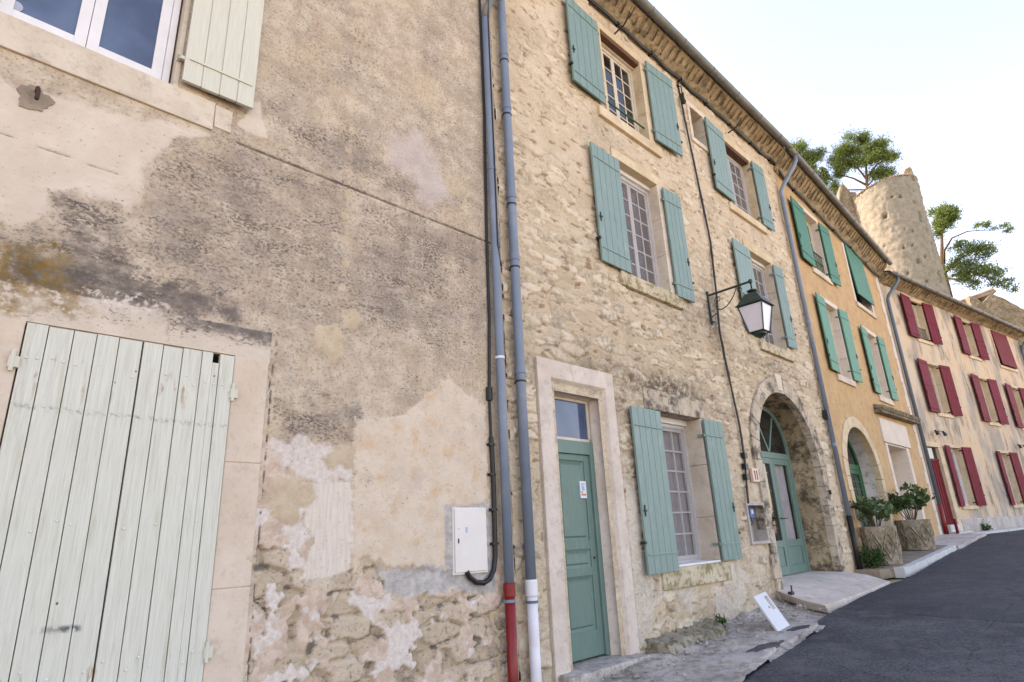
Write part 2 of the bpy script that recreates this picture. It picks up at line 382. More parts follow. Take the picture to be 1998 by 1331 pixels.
leafm('weed_leaf', [(0.02, 0.06, 0.018, 1), (0.06, 0.12, 0.03, 1)], 0.2)
# ------------------------------------------------------------------ mesh helpers
class MB:
    def __init__(self, xf=None): self.v = []; self.f = []; self.xf = xf
    def add(self, vs, fs):
        o = len(self.v)
        if self.xf is not None: vs = [tuple(self.xf @ Vector(p)) for p in vs]
        self.v += [tuple(p) for p in vs]; self.f += [tuple(i + o for i in q) for q in fs]
        return self
    def box(self, x0, x1, y0, y1, z0, z1, j=0.0):
        vs = [(x, y, z) for x in (x0, x1) for y in (y0, y1) for z in (z0, z1)]
        if j: vs = [tuple(c + random.uniform(-j, j) for c in p) for p in vs]
        return self.add(vs, [(0, 1, 3, 2), (4, 6, 7, 5), (0, 4, 5, 1), (2, 3, 7, 6), (0, 2, 6, 4), (1, 5, 7, 3)])
    def prism(self, poly, y0, y1):
        n = len(poly)
        vs = [(x, y0, z) for x, z in poly] + [(x, y1, z) for x, z in poly]
        fs = [tuple(range(n)), tuple(range(2 * n - 1, n - 1, -1))] + [((i + 1) % n, i, i + n, (i + 1) % n + n) for i in range(n)]
        return self.add(vs, fs)
    def sheetz(self, poly, z0, z1):      # a flat slab: poly in (x,y), each with its own top z allowed
        n = len(poly)
        vs = [(p[0], p[1], z0 if len(p) < 3 else p[2] + z0) for p in poly] + [(p[0], p[1], z1 if len(p) < 3 else p[2] + z1) for p in poly]
        fs = [tuple(range(n - 1, -1, -1)), tuple(range(n, 2 * n))] + [(i, (i + 1) % n, (i + 1) % n + n, i + n) for i in range(n)]
        return self.add(vs, fs)
    def tube(self, pts, r, n=10, cap=True):
        pts = [Vector(p) for p in pts]; m = len(pts); rr = r if isinstance(r, (list, tuple)) else [r] * m
        vs = []; prev = None
        for i, p in enumerate(pts):
            t = (pts[min(i + 1, m - 1)] - pts[max(i - 1, 0)]).normalized()
            if prev is None:
                a = Vector((0, 0, 1)) if abs(t.z) < 0.9 else Vector((1, 0, 0))
                u = t.cross(a).normalized()
            else:
                u = (prev - t * prev.dot(t)).normalized()
            prev = u; w = t.cross(u)
            for k in range(n):
                th = 2 * math.pi * k / n
                vs.append(p + (u * math.cos(th) + w * math.sin(th)) * rr[i])
        fs = [(i * n + k, i * n + (k + 1) % n, (i + 1) * n + (k + 1) % n, (i + 1) * n + k) for i in range(m - 1) for k in range(n)]
        if cap: fs += [tuple(range(n - 1, -1, -1)), tuple((m - 1) * n + k for k in range(n))]
        return self.add(vs, fs)
    def lathe(self, prof, cx, cy, n=24, ph=0.0):
        m = len(prof)
        vs = [(cx + r * math.cos(ph + 2 * math.pi * k / n), cy + r * math.sin(ph + 2 * math.pi * k / n), z) for r, z in prof for k in range(n)]
        fs = [(i * n + k, i * n + (k + 1) % n, (i + 1) * n + (k + 1) % n, (i + 1) * n + k) for i in range(m - 1) for k in range(n)]
        fs += [tuple(range(n - 1, -1, -1)), tuple((m - 1) * n + k for k in range(n))]
        return self.add(vs, fs)
    def build(self, name, mat, parent=None, bevel=0.0, smooth=False):
        bx, by, bz = parent['_o'] if parent else (0, 0, 0)
        me = bpy.data.meshes.new(name)
        me.from_pydata([(x - bx, y - by, z - bz) for x, y, z in self.v], [], self.f); me.update()
        return link(me, name, mat, parent, bevel, smooth)
def link(me, name, mat, parent, bevel=0.0, smooth=False):
    o = bpy.data.objects.new(name, me); COL.objects.link(o)
    if mat is not None: me.materials.append(M[mat] if isinstance(mat, str) else mat)
    if parent is not None: o.parent = parent
    if smooth: me.polygons.foreach_set('use_smooth', [True] * len(me.polygons))
    if bevel:
        md = o.modifiers.new('Bevel', 'BEVEL'); md.width = bevel; md.segments = 2; md.limit_method = 'ANGLE'; md.angle_limit = R(40)
    if parent is not None: o['_o'] = parent['_o'][:]
    return o
def tag(o, label, cat, group=None):
    o['label'] = label; o['category'] = cat
    if group: o['group'] = group
    return o
def struct(o, kind='structure'): o['kind'] = kind; return o
def empty(name, loc, yaw=0.0, label=None, cat=None, group=None, frame=None):
    o = bpy.data.objects.new(name, None); COL.objects.link(o)
    o.location = loc; o.rotation_euler = (0, 0, R(yaw)); o.empty_display_size = 0.3
    o['_o'] = list(loc) if frame is None else list(frame)
    if label: tag(o, label, cat, group)
    return o
def np_mesh(name, V, F, attrs=None, mat=None, parent=None, smooth=True):
    me = bpy.data.meshes.new(name)
    V = np.asarray(V, np.float32); F = np.asarray(F, np.int32); k = F.shape[1]
    me.vertices.add(len(V)); me.vertices.foreach_set('co', V.ravel())
    me.loops.add(F.size); me.loops.foreach_set('vertex_index', F.ravel())
    me.polygons.add(len(F)); me.polygons.foreach_set('loop_start', np.arange(0, F.size, k, dtype=np.int32))
    me.polygons.foreach_set('use_smooth', np.full(len(F), smooth))
    me.update(calc_edges=True); me.validate()
    for nm, arr in (attrs or {}).items():
        a = me.attributes.new(nm, 'FLOAT_COLOR', 'POINT'); a.data.foreach_set('color', np.asarray(arr, np.float32).ravel())
    return link(me, name, mat, parent)

# ------------------------------------------------------------------ numpy noise
def _hash(ix, iy, seed):
    h = (ix.astype(np.int64) * 374761393 + iy.astype(np.int64) * 668265263 + seed * 1442695041) & 0xFFFFFFFF
    h = ((h ^ (h >> 13)) * 1274126177) & 0xFFFFFFFF
    return ((h ^ (h >> 16)) & 0xFFFFFF) / float(0xFFFFFF)
def vnoise(x, y, seed=0):
    ix = np.floor(x); iy = np.floor(y); fx = x - ix; fy = y - iy
    u = fx * fx * fx * (fx * (fx * 6 - 15) + 10); v = fy * fy * fy * (fy * (fy * 6 - 15) + 10)
    def gr(a, b, dx, dy):
        th = _hash(a, b, seed) * 2 * np.pi
        return np.cos(th) * dx + np.sin(th) * dy
    n00 = gr(ix, iy, fx, fy); n10 = gr(ix + 1, iy, fx - 1, fy); n01 = gr(ix, iy + 1, fx, fy - 1); n11 = gr(ix + 1, iy + 1, fx - 1, fy - 1)
    return ((n00 * (1 - u) + n10 * u) * (1 - v) + (n01 * (1 - u) + n11 * u) * v) * 1.5
def fbm(x, y, octv=4, seed=0, gain=0.5):
    s = 0; a = 1.0; t = 0
    for i in range(octv):
        s = s + a * vnoise(x * 2 ** i, y * 2 ** i, seed + i * 17); t += a; a *= gain
    return s / t
def sstep(a, b, x):
    t = np.clip((x - a) / (b - a), 0, 1); return t * t * (3 - 2 * t)
def sdpoly(X, Z, poly):
    P = np.array(poly, float); n = len(P); d = np.full(X.shape, 1e9); ins = np.zeros(X.shape, bool)
    for i in range(n):
        a = P[i]; b = P[(i + 1) % n]; e = b - a; L = max(e @ e, 1e-9)
        t = np.clip(((X - a[0]) * e[0] + (Z - a[1]) * e[1]) / L, 0, 1)
        d = np.minimum(d, np.hypot(X - a[0] - t * e[0], Z - a[1] - t * e[1]))
        if a[1] != b[1]:
            c = ((a[1] > Z) != (b[1] > Z)) & (X < (b[0] - a[0]) * (Z - a[1]) / (b[1] - a[1]) + a[0])
            ins ^= c
    return np.where(ins, -d, d)
def mask(X, Z, poly, rag=0.05, freq=9.0, soft=0.015, seed=1):
    d = sdpoly(X, Z, poly) + rag * fbm(X * freq, Z * freq, 4, seed, 0.6) * 1.6
    return sstep(soft, -soft, d)
def stones(X, Z, cw, ch, seed=3):
    """irregular coursed rubble: distance to the joint, per-stone random numbers"""
    wx = X + 0.05 * fbm(X * 4, Z * 4, 3, seed + 50); wz = Z + 0.03 * fbm(X * 3, Z * 6, 3, seed + 60)
    x = wx / cw; z = wz / ch
    ci = np.floor(x); cj = np.floor(z)
    F1 = np.full(X.shape, 1e9); F2 = np.full(X.shape, 1e9); idr = np.zeros(X.shape); idq = np.zeros(X.shape)
    for dj in (-2, -1, 0, 1, 2):
        for di in (-2, -1, 0, 1, 2):
            a = ci + di; b = cj + dj
            off = 0.5 * (np.mod(b, 2))
            px = a + off + 0.15 + 0.7 * _hash(a, b, seed); pz = b + 0.2 + 0.6 * _hash(a, b, seed + 1)
            w = 0.75 + 0.6 * _hash(a, b, seed + 2)
            d = np.maximum(np.abs(x - px) * 0.9, np.abs(z - pz)) * 0.55 + 0.45 * np.hypot((x - px), (z - pz))
            d = d / w
            m = d < F1
            F2 = np.where(m, F1, np.minimum(F2, d))
            idr = np.where(m, _hash(a, b, seed + 3), idr); idq = np.where(m, _hash(a, b, seed + 4), idq)
            F1 = np.where(m, d, F1)
    return F2 - F1, idr, idq

def axis(lo, hi, step, keys, coarse=None):
    """grid lines from lo to hi; step is a function of position; lines are placed on every key"""
    ks = sorted(set([lo, hi] + [k for k in keys if lo < k < hi])); out = []
    for a, b in zip(ks[:-1], ks[1:]):
        p = a
        pts = []
        while p < b - 1e-6:
            pts.append(p); p += step(p)
        k = len(pts); pts = np.array(pts + [b]) if b - pts[-1] > 0.4 * step(b) else np.array(pts[:-1] + [b]) if k > 1 else np.array([a, b])
        out += list(pts[:-1])
    return np.array(out + [hi])
def wall_grid(name, xs, zs, holes, fn, mat, parent, clip=None):
    X, Z = np.meshgrid(xs, zs)
    h, attrs = fn(X, Z)
    bx, by, bz = parent['_o']
    V = np.stack([X - bx, -h - by, Z - bz], -1).reshape(-1, 3)
    ny, nx = X.shape
    I = np.arange(nx * ny).reshape(ny, nx)
    F = np.stack([I[:-1, :-1], I[:-1, 1:], I[1:, 1:], I[1:, :-1]], -1).reshape(-1, 4)
    cx = (X[:-1, :-1] + X[1:, 1:]).ravel() / 2; cz = (Z[:-1, :-1] + Z[1:, 1:]).ravel() / 2
    keep = np.ones(len(F), bool)
    for q in holes:
        if callable(q): keep &= ~q(cx, cz)
        else: keep &= ~((cx > q[0]) & (cx < q[1]) & (cz > q[2]) & (cz < q[3]))
    F = F[keep]
    used = np.unique(F); rem = -np.ones(len(V), int); rem[used] = np.arange(len(used))
    at = {k: np.stack([np.broadcast_to(c, X.shape) for c in v], -1).reshape(-1, 4)[used] for k, v in attrs.items()}
    return np_mesh(name, V[used], rem[F], at, mat, parent)

# ------------------------------------------------------------------ building parts (house frame: x along the street, -y towards the street)
def board_shutter(parent, x0, x1, z0, z1, mat, hinge='r', swing=2.0, boards=5, y=-0.035, thick=0.032, rails=(0.1, 0.9), iron=None, raised=False, latch=True, label=None, name='shutter'):
    hx = x1 if hinge == 'r' else x0
    xf = Matrix.Translation((hx, y, 0)) @ Matrix.Rotation(R(swing if hinge == 'r' else -swing), 4, 'Z') @ Matrix.Translation((-hx, 0, 0))
    w = (x1 - x0) / boards
    m = MB(xf)
    for i in range(boards):
        a = x0 + i * w; g = 0.0035
        m.box(a + (g if i else 0), a + w - (g if i < boards - 1 else 0), -thick, 0, z0 + random.uniform(-.002, .002), z1)
    m.box(x0 + 0.01, x1 - 0.01, -thick * 0.75, -thick * 0.2, z0 + 0.01, z1 - 0.01)
    o = m.build(name, mat, parent, 0.0022)
    if label: o['label'] = label
    H = z1 - z0
    for fr in rails:
        zc = z0 + H * fr
        MB(xf).box(x0 + 0.03, x1 - 0.03, -thick - 0.011, -thick + 0.002, zc - 0.009, zc + 0.009).build('rail', iron or mat, o, 0.002)
    for fr in (rails[0], rails[-1]):
        zc = z0 + H * fr
        k = MB(xf); e = -1 if hinge == 'l' else 1
        k.box(min(hx, hx + e * 0.05), max(hx, hx + e * 0.05), -0.02, 0.012, zc - 0.014, zc + 0.014)
        k.box(min(hx + e * .03, hx + e * 0.05), max(hx + e * .03, hx + e * 0.05), -0.02, 0.09, zc - 0.02, zc + 0.02)
        k.build('hinge', 'dark_iron' if iron is None else iron, o)
    if latch:
        lx = x0 + 0.05 if hinge == 'r' else x1 - 0.05; zc = z0 + H * 0.36
        k = MB(xf); k.box(lx - 0.008, lx + 0.008, -thick - 0.014, -thick, zc - 0.07, zc + 0.07).box(lx - 0.03, lx + 0.03, -thick - 0.02, -thick - 0.004, zc - 0.012, zc + 0.012)
        k.build('latch', 'dark_iron', o, 0.002)
        # wall stay that holds the leaf open
        ex = x0 - 0.015 if hinge == 'r' else x1 + 0.015
        k = MB(xf); k.box(ex - .02, ex + .02, -thick - .012, 0.03, z0 + H * .17, z0 + H * .17 + .035); k.build('shutter_stay', 'dark_iron', o, 0.003)
    return o
def window(parent, x0, x1, z0, z1, depth, cols=4, rows=6, fmat='white_frame', pane='shade_painted_glass', fw=0.055, leaf=0.045, bar=0.022, screen=False, curtain=None, head=0.0, label=None, smat=None):
    m = MB()
    a, b, c, d = x0, x1, z0, z1 - head
    m.box(a, a + fw, depth, depth + 0.07, c, d).box(b - fw, b, depth, depth + 0.07, c, d)
    m.box(a + fw, b - fw, depth, depth + 0.07, d - fw, d).box(a + fw, b - fw, depth, depth + 0.07, c, c + fw)
    if head: m.box(a, b, depth - 0.05, depth + 0.07, d + 0.002, z1)
    o = m.build('window', fmat, parent, 0.004)
    if label: o['label'] = label
    n = 2 if cols > 1 else 1
    A, B, Cc, D = a + fw, b - fw, c + fw, d - fw
    lw = (B - A) / n
    for i in range(n):
        l0 = A + i * lw + 0.002; l1 = l0 + lw - 0.004
        s = MB(); y0, y1 = depth + 0.018, depth + 0.06
        s.box(l0, l0 + leaf, y0, y1, Cc + .002, D - .002).box(l1 - leaf, l1, y0, y1, Cc + .002, D - .002)
        s.box(l0 + leaf, l1 - leaf, y0, y1, D - leaf, D - .002).box(l0 + leaf, l1 - leaf, y0, y1, Cc + .002, Cc + leaf * 1.3)
        cc = max(1, cols // n); gx0, gx1, gz0, gz1 = l0 + leaf, l1 - leaf, Cc + leaf * 1.3, D - leaf
        for k in range(1, cc):
            xx = gx0 + (gx1 - gx0) * k / cc; s.box(xx - bar / 2, xx + bar / 2, y0 + .004, y1 - .01, gz0, gz1)
        for k in range(1, rows):
            zz = gz0 + (gz1 - gz0) * k / rows; s.box(gx0, gx1, y0 + .006, y1 - .012, zz - bar / 2, zz + bar / 2)
        so = s.build('sash', smat or fmat, o, 0.002)
        MB().box(gx0 - .004, gx1 + .004, depth + 0.036, depth + 0.042, gz0 - .004, gz1 + .004).build('glass_pane', pane, o)
    if screen:
        MB().box(a + .02, b - .02, depth - 0.012, depth - 0.008, c + .02, d - .02).build('insect_screen', 'insect_mesh', o)
    if curtain:
        nx = 40; m = MB(); vs = []; fs = []
        for k in range(nx + 1):
            xx = A - .05 + (B - A + .1) * k / nx; yy = depth + 0.1 + 0.014 * math.sin(k * 1.3) + 0.008 * math.sin(k * 2.9)
            vs += [(xx, yy, Cc), (xx, yy, D)]
        fs = [(2 * k, 2 * k + 2, 2 * k + 3, 2 * k + 1) for k in range(nx)]
        m.add(vs, fs).build('curtain', curtain, o, smooth=True)
    return o
def surround(parent, x0, x1, z0, z1, depth, wl, wr, wt, mat, proud=0.012, sill=None, sillmat=None, blocks=3, lintel_mat=None, label=None):
    """stone jambs, lintel and sill that line an opening"""
    H = z1 - z0; o = None
    for (a, b) in ((x0 - wl, x0), (x1, x1 + wr)):
        if b - a < 0.01: continue
        z = z0; m = MB()
        for k in range(blocks):
            z2 = z0 + H * (k + 1) / blocks + (random.uniform(-.08, .08) if k < blocks - 1 else 0)
            m.box(a, b, -proud - random.uniform(0, .004), depth + .08, z + .002, z2 - .002); z = z2
        o = m.build('stone_jamb', mat, parent, 0.006)
    if wt > 0:
        MB().box(x0 - wl - .02, x1 + wr + .02, -proud - .004, depth + .08, z1 + .001, z1 + wt).build('lintel', lintel_mat or mat, o, 0.008)
    if sill:
        h, ov, pr = sill
        MB().box(x0 - ov, x1 + ov, -pr, depth + .09, z0 - h, z0 - .001).build('window_sill', sillmat or mat, o, 0.01)
    return o
def eave(parent, x0, x1, wz0, wz1, gz0, gz1, out=0.42, tiles=True, pitch=0.19, rows=2, roof_deep=4.6, rise=1.5, gut=True):
    """genoise cornice of half-round tiles under the roof edge, the roof itself and the gutter"""
    def zw(x): return wz0 + (wz1 - wz0) * (x - x0) / (x1 - x0)
    def zg(x): return gz0 + (gz1 - gz0) * (x - x0) / (x1 - x0)
    n = max(2, int((x1 - x0) / 0.045))
    prof = [(0.06, 0.0), (-0.03, 0.0), (-0.05, 0.05)]
    TT = [i / 8 for i in range(9)]
    def nz_(a_, b_): return float(vnoise(np.array([a_]), np.array([b_]), 91)[0])
    m = MB(); vs = []; fs = []
    # mortar bed behind the tiles: slopes from the wall head out to under the gutter
    for k in range(n + 1):
        x = x0 + (x1 - x0) * k / n; a = zw(x); b = zg(x)
        vs += [(x, 0.05, a)] + [(x, -0.02 - (out - .07) * t, a + (b - .035 - a) * t - .028 * max(0, 1.2 * nz_(x * 6, t * 2.2) + .6 * nz_(x * 15, t * 6) + .15)) for t in TT] + [(x, -out + .05, b + .03), (x, 0.05, b + .25)]
    p = len(TT) + 3
    for k in range(n):
        for q in range(p):
            fs.append((k * p + q, k * p + (q + 1) % p, (k + 1) * p + (q + 1) % p, (k + 1) * p + q))
    fs += [tuple(range(p)), tuple(n * p + q for q in range(p - 1, -1, -1))]
    e = m.add(vs, fs).build('eave', 'soffit_mortar', parent)
    if tiles:
        nt = int((x1 - x0) / pitch)
        for r in range(1):
            m = MB()
            for k in range(nt):
                xc = x0 + (k + 0.5 + (0.5 if r % 2 else 0)) * (x1 - x0) / nt
                if xc > x1 - .05: continue
                xc += random.uniform(-.02, .02)
                a = zw(xc); b = zg(xc); rr = pitch * 0.46 * random.uniform(.93, 1.05)
                f0 = random.uniform(.3, .55); f1 = random.uniform(.93, 1.0)
                ya, yb = -out * f0, -out * f1 + .05
                za, zb_ = a + (b - a) * f0 - 0.0, a + (b - a) * f1 - .005
                vs = []; N = 7
                for (yy, zz) in ((ya, za), (yb, zb_)):
                    for rad in (rr, rr - .016):
                        for q in range(N + 1):
                            th = math.pi * q / N
                            vs.append((xc + rad * math.cos(th), yy, zz - .05 + rad * .62 * math.sin(th)))
                K = N + 1; fs = []
                for q in range(N):
                    fs += [(q, q + 1, 2 * K + q + 1, 2 * K + q), (K + q + 1, K + q, 3 * K + q, 3 * K + q + 1), (2 * K + q, 2 * K + q + 1, 3 * K + q + 1, 3 * K + q)]
                m.add(vs, fs)
            m.build('cornice_tile_row', 'soffit_tile', e, smooth=False)
    # roof: corrugated clay tiles rising to a ridge
    vs = []; fs = []; nx = int((x1 - x0) / 0.05); st = 2
    for k in range(nx + 1):
        x = x0 + (x1 - x0) * k / nx; c = 0.035 * abs(math.sin(math.pi * (x - x0) / 0.2)); g = zg(x)
        vs += [(x, -out - .03, g + .05 + c), (x, roof_deep, g + rise + .05 + c), (x, -out - .03, g + .035), (x, roof_deep, g + rise - .05)]
    for k in range(nx):
        i = 4 * k; fs += [(i, i + 4, i + 5, i + 1), (i + 2, i + 3, i + 7, i + 6), (i, i + 2, i + 6, i + 4)]
    MB().add(vs, fs).build('roof', 'clay_tile', parent)
    vs = []; fs = []; N = 8
    vs = [(x0, roof_deep, zg(x0) + rise), (x1, roof_deep, zg(x1) + rise), (x1, roof_deep * 2 + .3, zg(x1)), (x0, roof_deep * 2 + .3, zg(x0)),
          (x0, roof_deep, zg(x0) + rise + .08), (x1, roof_deep, zg(x1) + rise + .08), (x1, roof_deep * 2 + .3, zg(x1) + .08), (x0, roof_deep * 2 + .3, zg(x0) + .08)]
    MB().add(vs, [(0, 1, 2, 3), (7, 6, 5, 4), (0, 3, 7, 4), (1, 5, 6, 2), (0, 4, 5, 1), (2, 6, 7, 3)]).build('roof_rear_slope', 'clay_tile', parent)
    if gut:
        vs = []; fs = []; rr = 0.085; seg = max(1, int((x1 - x0) / 0.5))
        for k in range(seg + 1):
            x = x0 + (x1 - x0) * k / seg; g = zg(x) - .005
            for rad in (rr, rr - .008):
                for q in range(N + 1):
                    th = math.pi + math.pi * q / N
                    vs.append((x, -out - .055 + rad * math.cos(th), g + rad * math.sin(th) + .03))
        K = N + 1; W = 2 * K
        for k in range(seg):
            for q in range(N):
                i = k * W + q; fs += [(i, i + W, i + W + 1, i + 1), (i + K, i + K + 1, i + K + W + 1, i + K + W)]
            i = k * W; fs += [(i, i + K, i + K + W, i + W), (i + N, i + N + W, i + K + N + W, i + K + N)]
        go = MB().add(vs, fs).build('gutter', 'gutter_zinc', parent, smooth=True)
        k = x0 + 0.3
        while k < x1:
            g = zg(k) + .025; pts = [(k, -out - .055 + (rr + .006) * math.cos(math.pi + math.pi * q / N), g + (rr + .006) * math.sin(math.pi + math.pi * q / N)) for q in range(N + 1)]
            MB().tube(pts, 0.009, 5).build('gutter_bracket', 'gutter_zinc', go); k += 1.1
    return e
def shell(parent, x0, x1, zb, zt, depth, mat, t=0.3, left=True, right=True):
    """side and rear walls"""
    m = MB(); y0 = 0.03
    if left: m.box(x0, x0 + t, y0, depth, zb, zt)
    if right: m.box(x1 - t, x1, y0, depth, zb, zt)
    m.box(x0 + t, x1 - t, depth - t, depth, zb, zt)
    m.build('rear_wall', mat, parent)
    MB().box(x0 + .01, x1 - .01, .06, depth - .02, zt - .08, zt - .01).build('attic_floor', 'room_shade_paint', parent)
    MB().box(x0 + t, x1 - t, 0.9, depth - t, zb + .4, zb + .55).build('floor_slab', 'room_shade_paint', parent)
# ------------------------------------------------------------------ ground heights along the climbing street
GX = [-60, -5, 0, 5, 8, 10.5, 14, 17.5, 20, 22.5, 26, 30, 40, 80, 900]
GZ = [-5, -2.1, -1.75, -1.45, -1.3, -1.15, -1.0, -.80, -.66, -.53, -.50, -.47, -.45, -.45, -.45]
def gz(x): return float(np.interp(x, GX, GZ))

# ------------------------------------------------------------------ outlines of the wear on the near wall (metres along the wall, height)
POLY = {
 'white1':[(1.97,0.79),(2.17,0.85),(2.41,0.82),(2.38,0.68),(2.42,0.62),(2.63,0.63),(2.64,0.53),(2.32,0.5),(2.27,0.52),(2.11,0.53),(2.02,0.67)],
 'pale':[(2.3,0.49),(2.63,0.51),(2.67,-0.0),(2.64,-0.18),(2.46,-0.22),(2.24,-0.21),(2.28,-0.07),(2.32,0.07),(2.23,0.19),(2.24,0.28),(2.32,0.38)],
 'white2':[(2.09,0.16),(2.21,0.2),(2.31,0.1),(2.27,0.04),(2.21,-0.02),(2.15,0.02)],
 'tan1':[(1.93,0.52),(2.14,0.53),(2.3,0.47),(2.32,0.38),(2.23,0.22),(2.09,0.18),(1.96,0.26)],
 'tan2':[(2.38,0.77),(2.66,0.82),(2.61,0.64),(2.4,0.61)],
 'peach':[(2.65,1.04),(3.1,1.11),(3.46,1.38),(3.66,1.57),(3.82,1.43),(4.03,1.38),(4.15,1.31),(4.14,0.25),(4.14,-0.28),(3.67,-0.25),(3.01,-0.17),(2.79,-0.08),(2.68,-0.21),(2.64,0.26),(2.65,0.51)],
 'grey':[(2.9,-0.19),(3.04,-0.19),(3.28,-0.18),(3.62,-0.24),(3.66,-0.41),(3.44,-0.42),(3.16,-0.44),(3.0,-0.38)],
 'greybox':[(3.59,0.32),(4.17,0.35),(4.21,-0.49),(3.82,-0.44),(3.6,-0.36)],
 'rubble':[(1.85,0.03),(2.1,0.01),(2.24,-0.21),(2.32,-0.31),(2.49,-0.41),(2.63,-0.24),(2.77,-0.16),(2.88,-0.19),(3.0,-0.38),(3.16,-0.44),(3.46,-0.41),(3.8,-0.42),(4.16,-0.43),(4.31,-0.54),(4.3,-1.53),(1.91,-1.04)],
 'r1':[(2.7,-0.24),(2.85,-0.24),(3.08,-0.42),(3.16,-0.52),(2.78,-0.51),(2.66,-0.43)],
 'r2':[(1.97,-0.24),(2.06,-0.23),(2.1,-0.33),(2.06,-0.46),(1.98,-0.4)],
 'r3':[(2.25,-0.4),(2.35,-0.44),(2.47,-0.58),(2.37,-0.6),(2.3,-0.72),(2.23,-0.66)],
 'r4':[(2.93,-0.61),(3.3,-0.64),(3.36,-0.77),(3.22,-0.86),(3.28,-0.97),(3.14,-0.96),(2.99,-0.92),(3.03,-0.77)],
 'r5':[(1.86,-0.57),(1.97,-0.59),(2.0,-0.7),(1.87,-0.7)],
 'r6':[(2.03,-0.82),(2.22,-0.79),(2.34,-0.87),(2.24,-0.92),(2.02,-0.88)],
 'r7':[(2.34,-0.77),(2.49,-0.78),(2.5,-0.84),(2.36,-0.85)],
 'r8':[(3.48,-0.59),(3.64,-0.6),(3.64,-0.65),(3.53,-0.64)],
 'base':[(1.82,0.85),(1.97,0.79),(2.02,0.67),(2.11,0.53),(2.3,0.47),(2.24,0.28),(2.32,0.07),(2.24,-0.21),(2.1,-0.01),(1.85,0.02)],
 'moss':[(0.12,1.95),(0.36,2.0),(0.54,2.1),(0.86,2.01),(1.02,1.9),(1.26,1.93),(1.63,1.78),(1.84,1.64),(1.65,1.64),(1.37,1.68),(1.11,1.68),(0.86,1.55),(0.56,1.52),(0.17,1.67)],
 'lichen':[(0.06,1.88),(0.4,1.96),(0.47,1.79),(0.57,1.71),(0.56,1.52),(0.41,1.5),(0.13,1.48)],
 'speck':[(0.85,2.9),(0.96,3.06),(1.24,3.17),(1.5,3.25),(2.41,3.27),(4.23,3.25),(4.2,1.96),(4.18,1.39),(3.26,1.44),(2.6,1.66),(1.86,1.67),(1.26,1.93),(0.86,2.01),(0.8,2.26)],
 'speck2':[(1.63,3.69),(1.77,3.85),(2.13,3.87),(2.65,4.02),(2.94,3.72),(4.1,3.68),(4.09,3.49),(2.41,3.35),(1.92,3.35),(1.8,3.54)],
 'speck3':[(0.31,2.34),(0.47,2.39),(0.69,2.42),(0.76,2.31),(0.85,2.09),(0.41,1.98),(0.32,2.18)],
 'speck4':[(2.68,3.01),(3.25,3.13),(4.25,3.14),(4.23,2.68),(3.72,2.71),(3.07,2.71)],
 'smudge':[(1.95,1.08),(2.29,1.2),(2.68,1.12),(2.64,0.89),(2.32,0.74),(1.99,0.8)],
 'spot':[(2.67,0.57),(2.79,0.61),(2.87,0.54),(2.77,0.48),(2.67,0.5)],
 'white3':[(0.58,1.72),(0.85,1.73),(1.11,1.73),(1.06,1.6),(0.77,1.6),(0.6,1.61)],
 'purple':[(2.93,4.05),(3.32,4.29),(3.45,4.07),(3.6,3.88),(3.74,3.61),(3.39,3.41),(3.19,3.7),(2.91,3.7)],
 'smooth':[(-0.29,2.95),(-0.06,3.01),(1.23,3.24),(0.96,3.04),(0.84,2.83),(0.79,2.36),(0.62,2.39),(0.47,2.39),(0.31,2.33),(0.3,2.12),(0.11,2.02),(-0.11,1.97)],
 'yel':[(2.23,1.79),(2.44,1.87),(2.49,1.74),(2.5,1.55),(2.42,1.48),(2.32,1.56),(2.24,1.59)],
 'yel2':[(2.48,1.97),(2.59,2.05),(2.68,1.95),(2.6,1.83),(2.5,1.83)],
 'flare':[(1.48,3.53),(1.54,3.72),(1.6,3.76),(1.63,3.61),(1.7,3.42),(1.53,3.39),(1.42,3.44)],
}
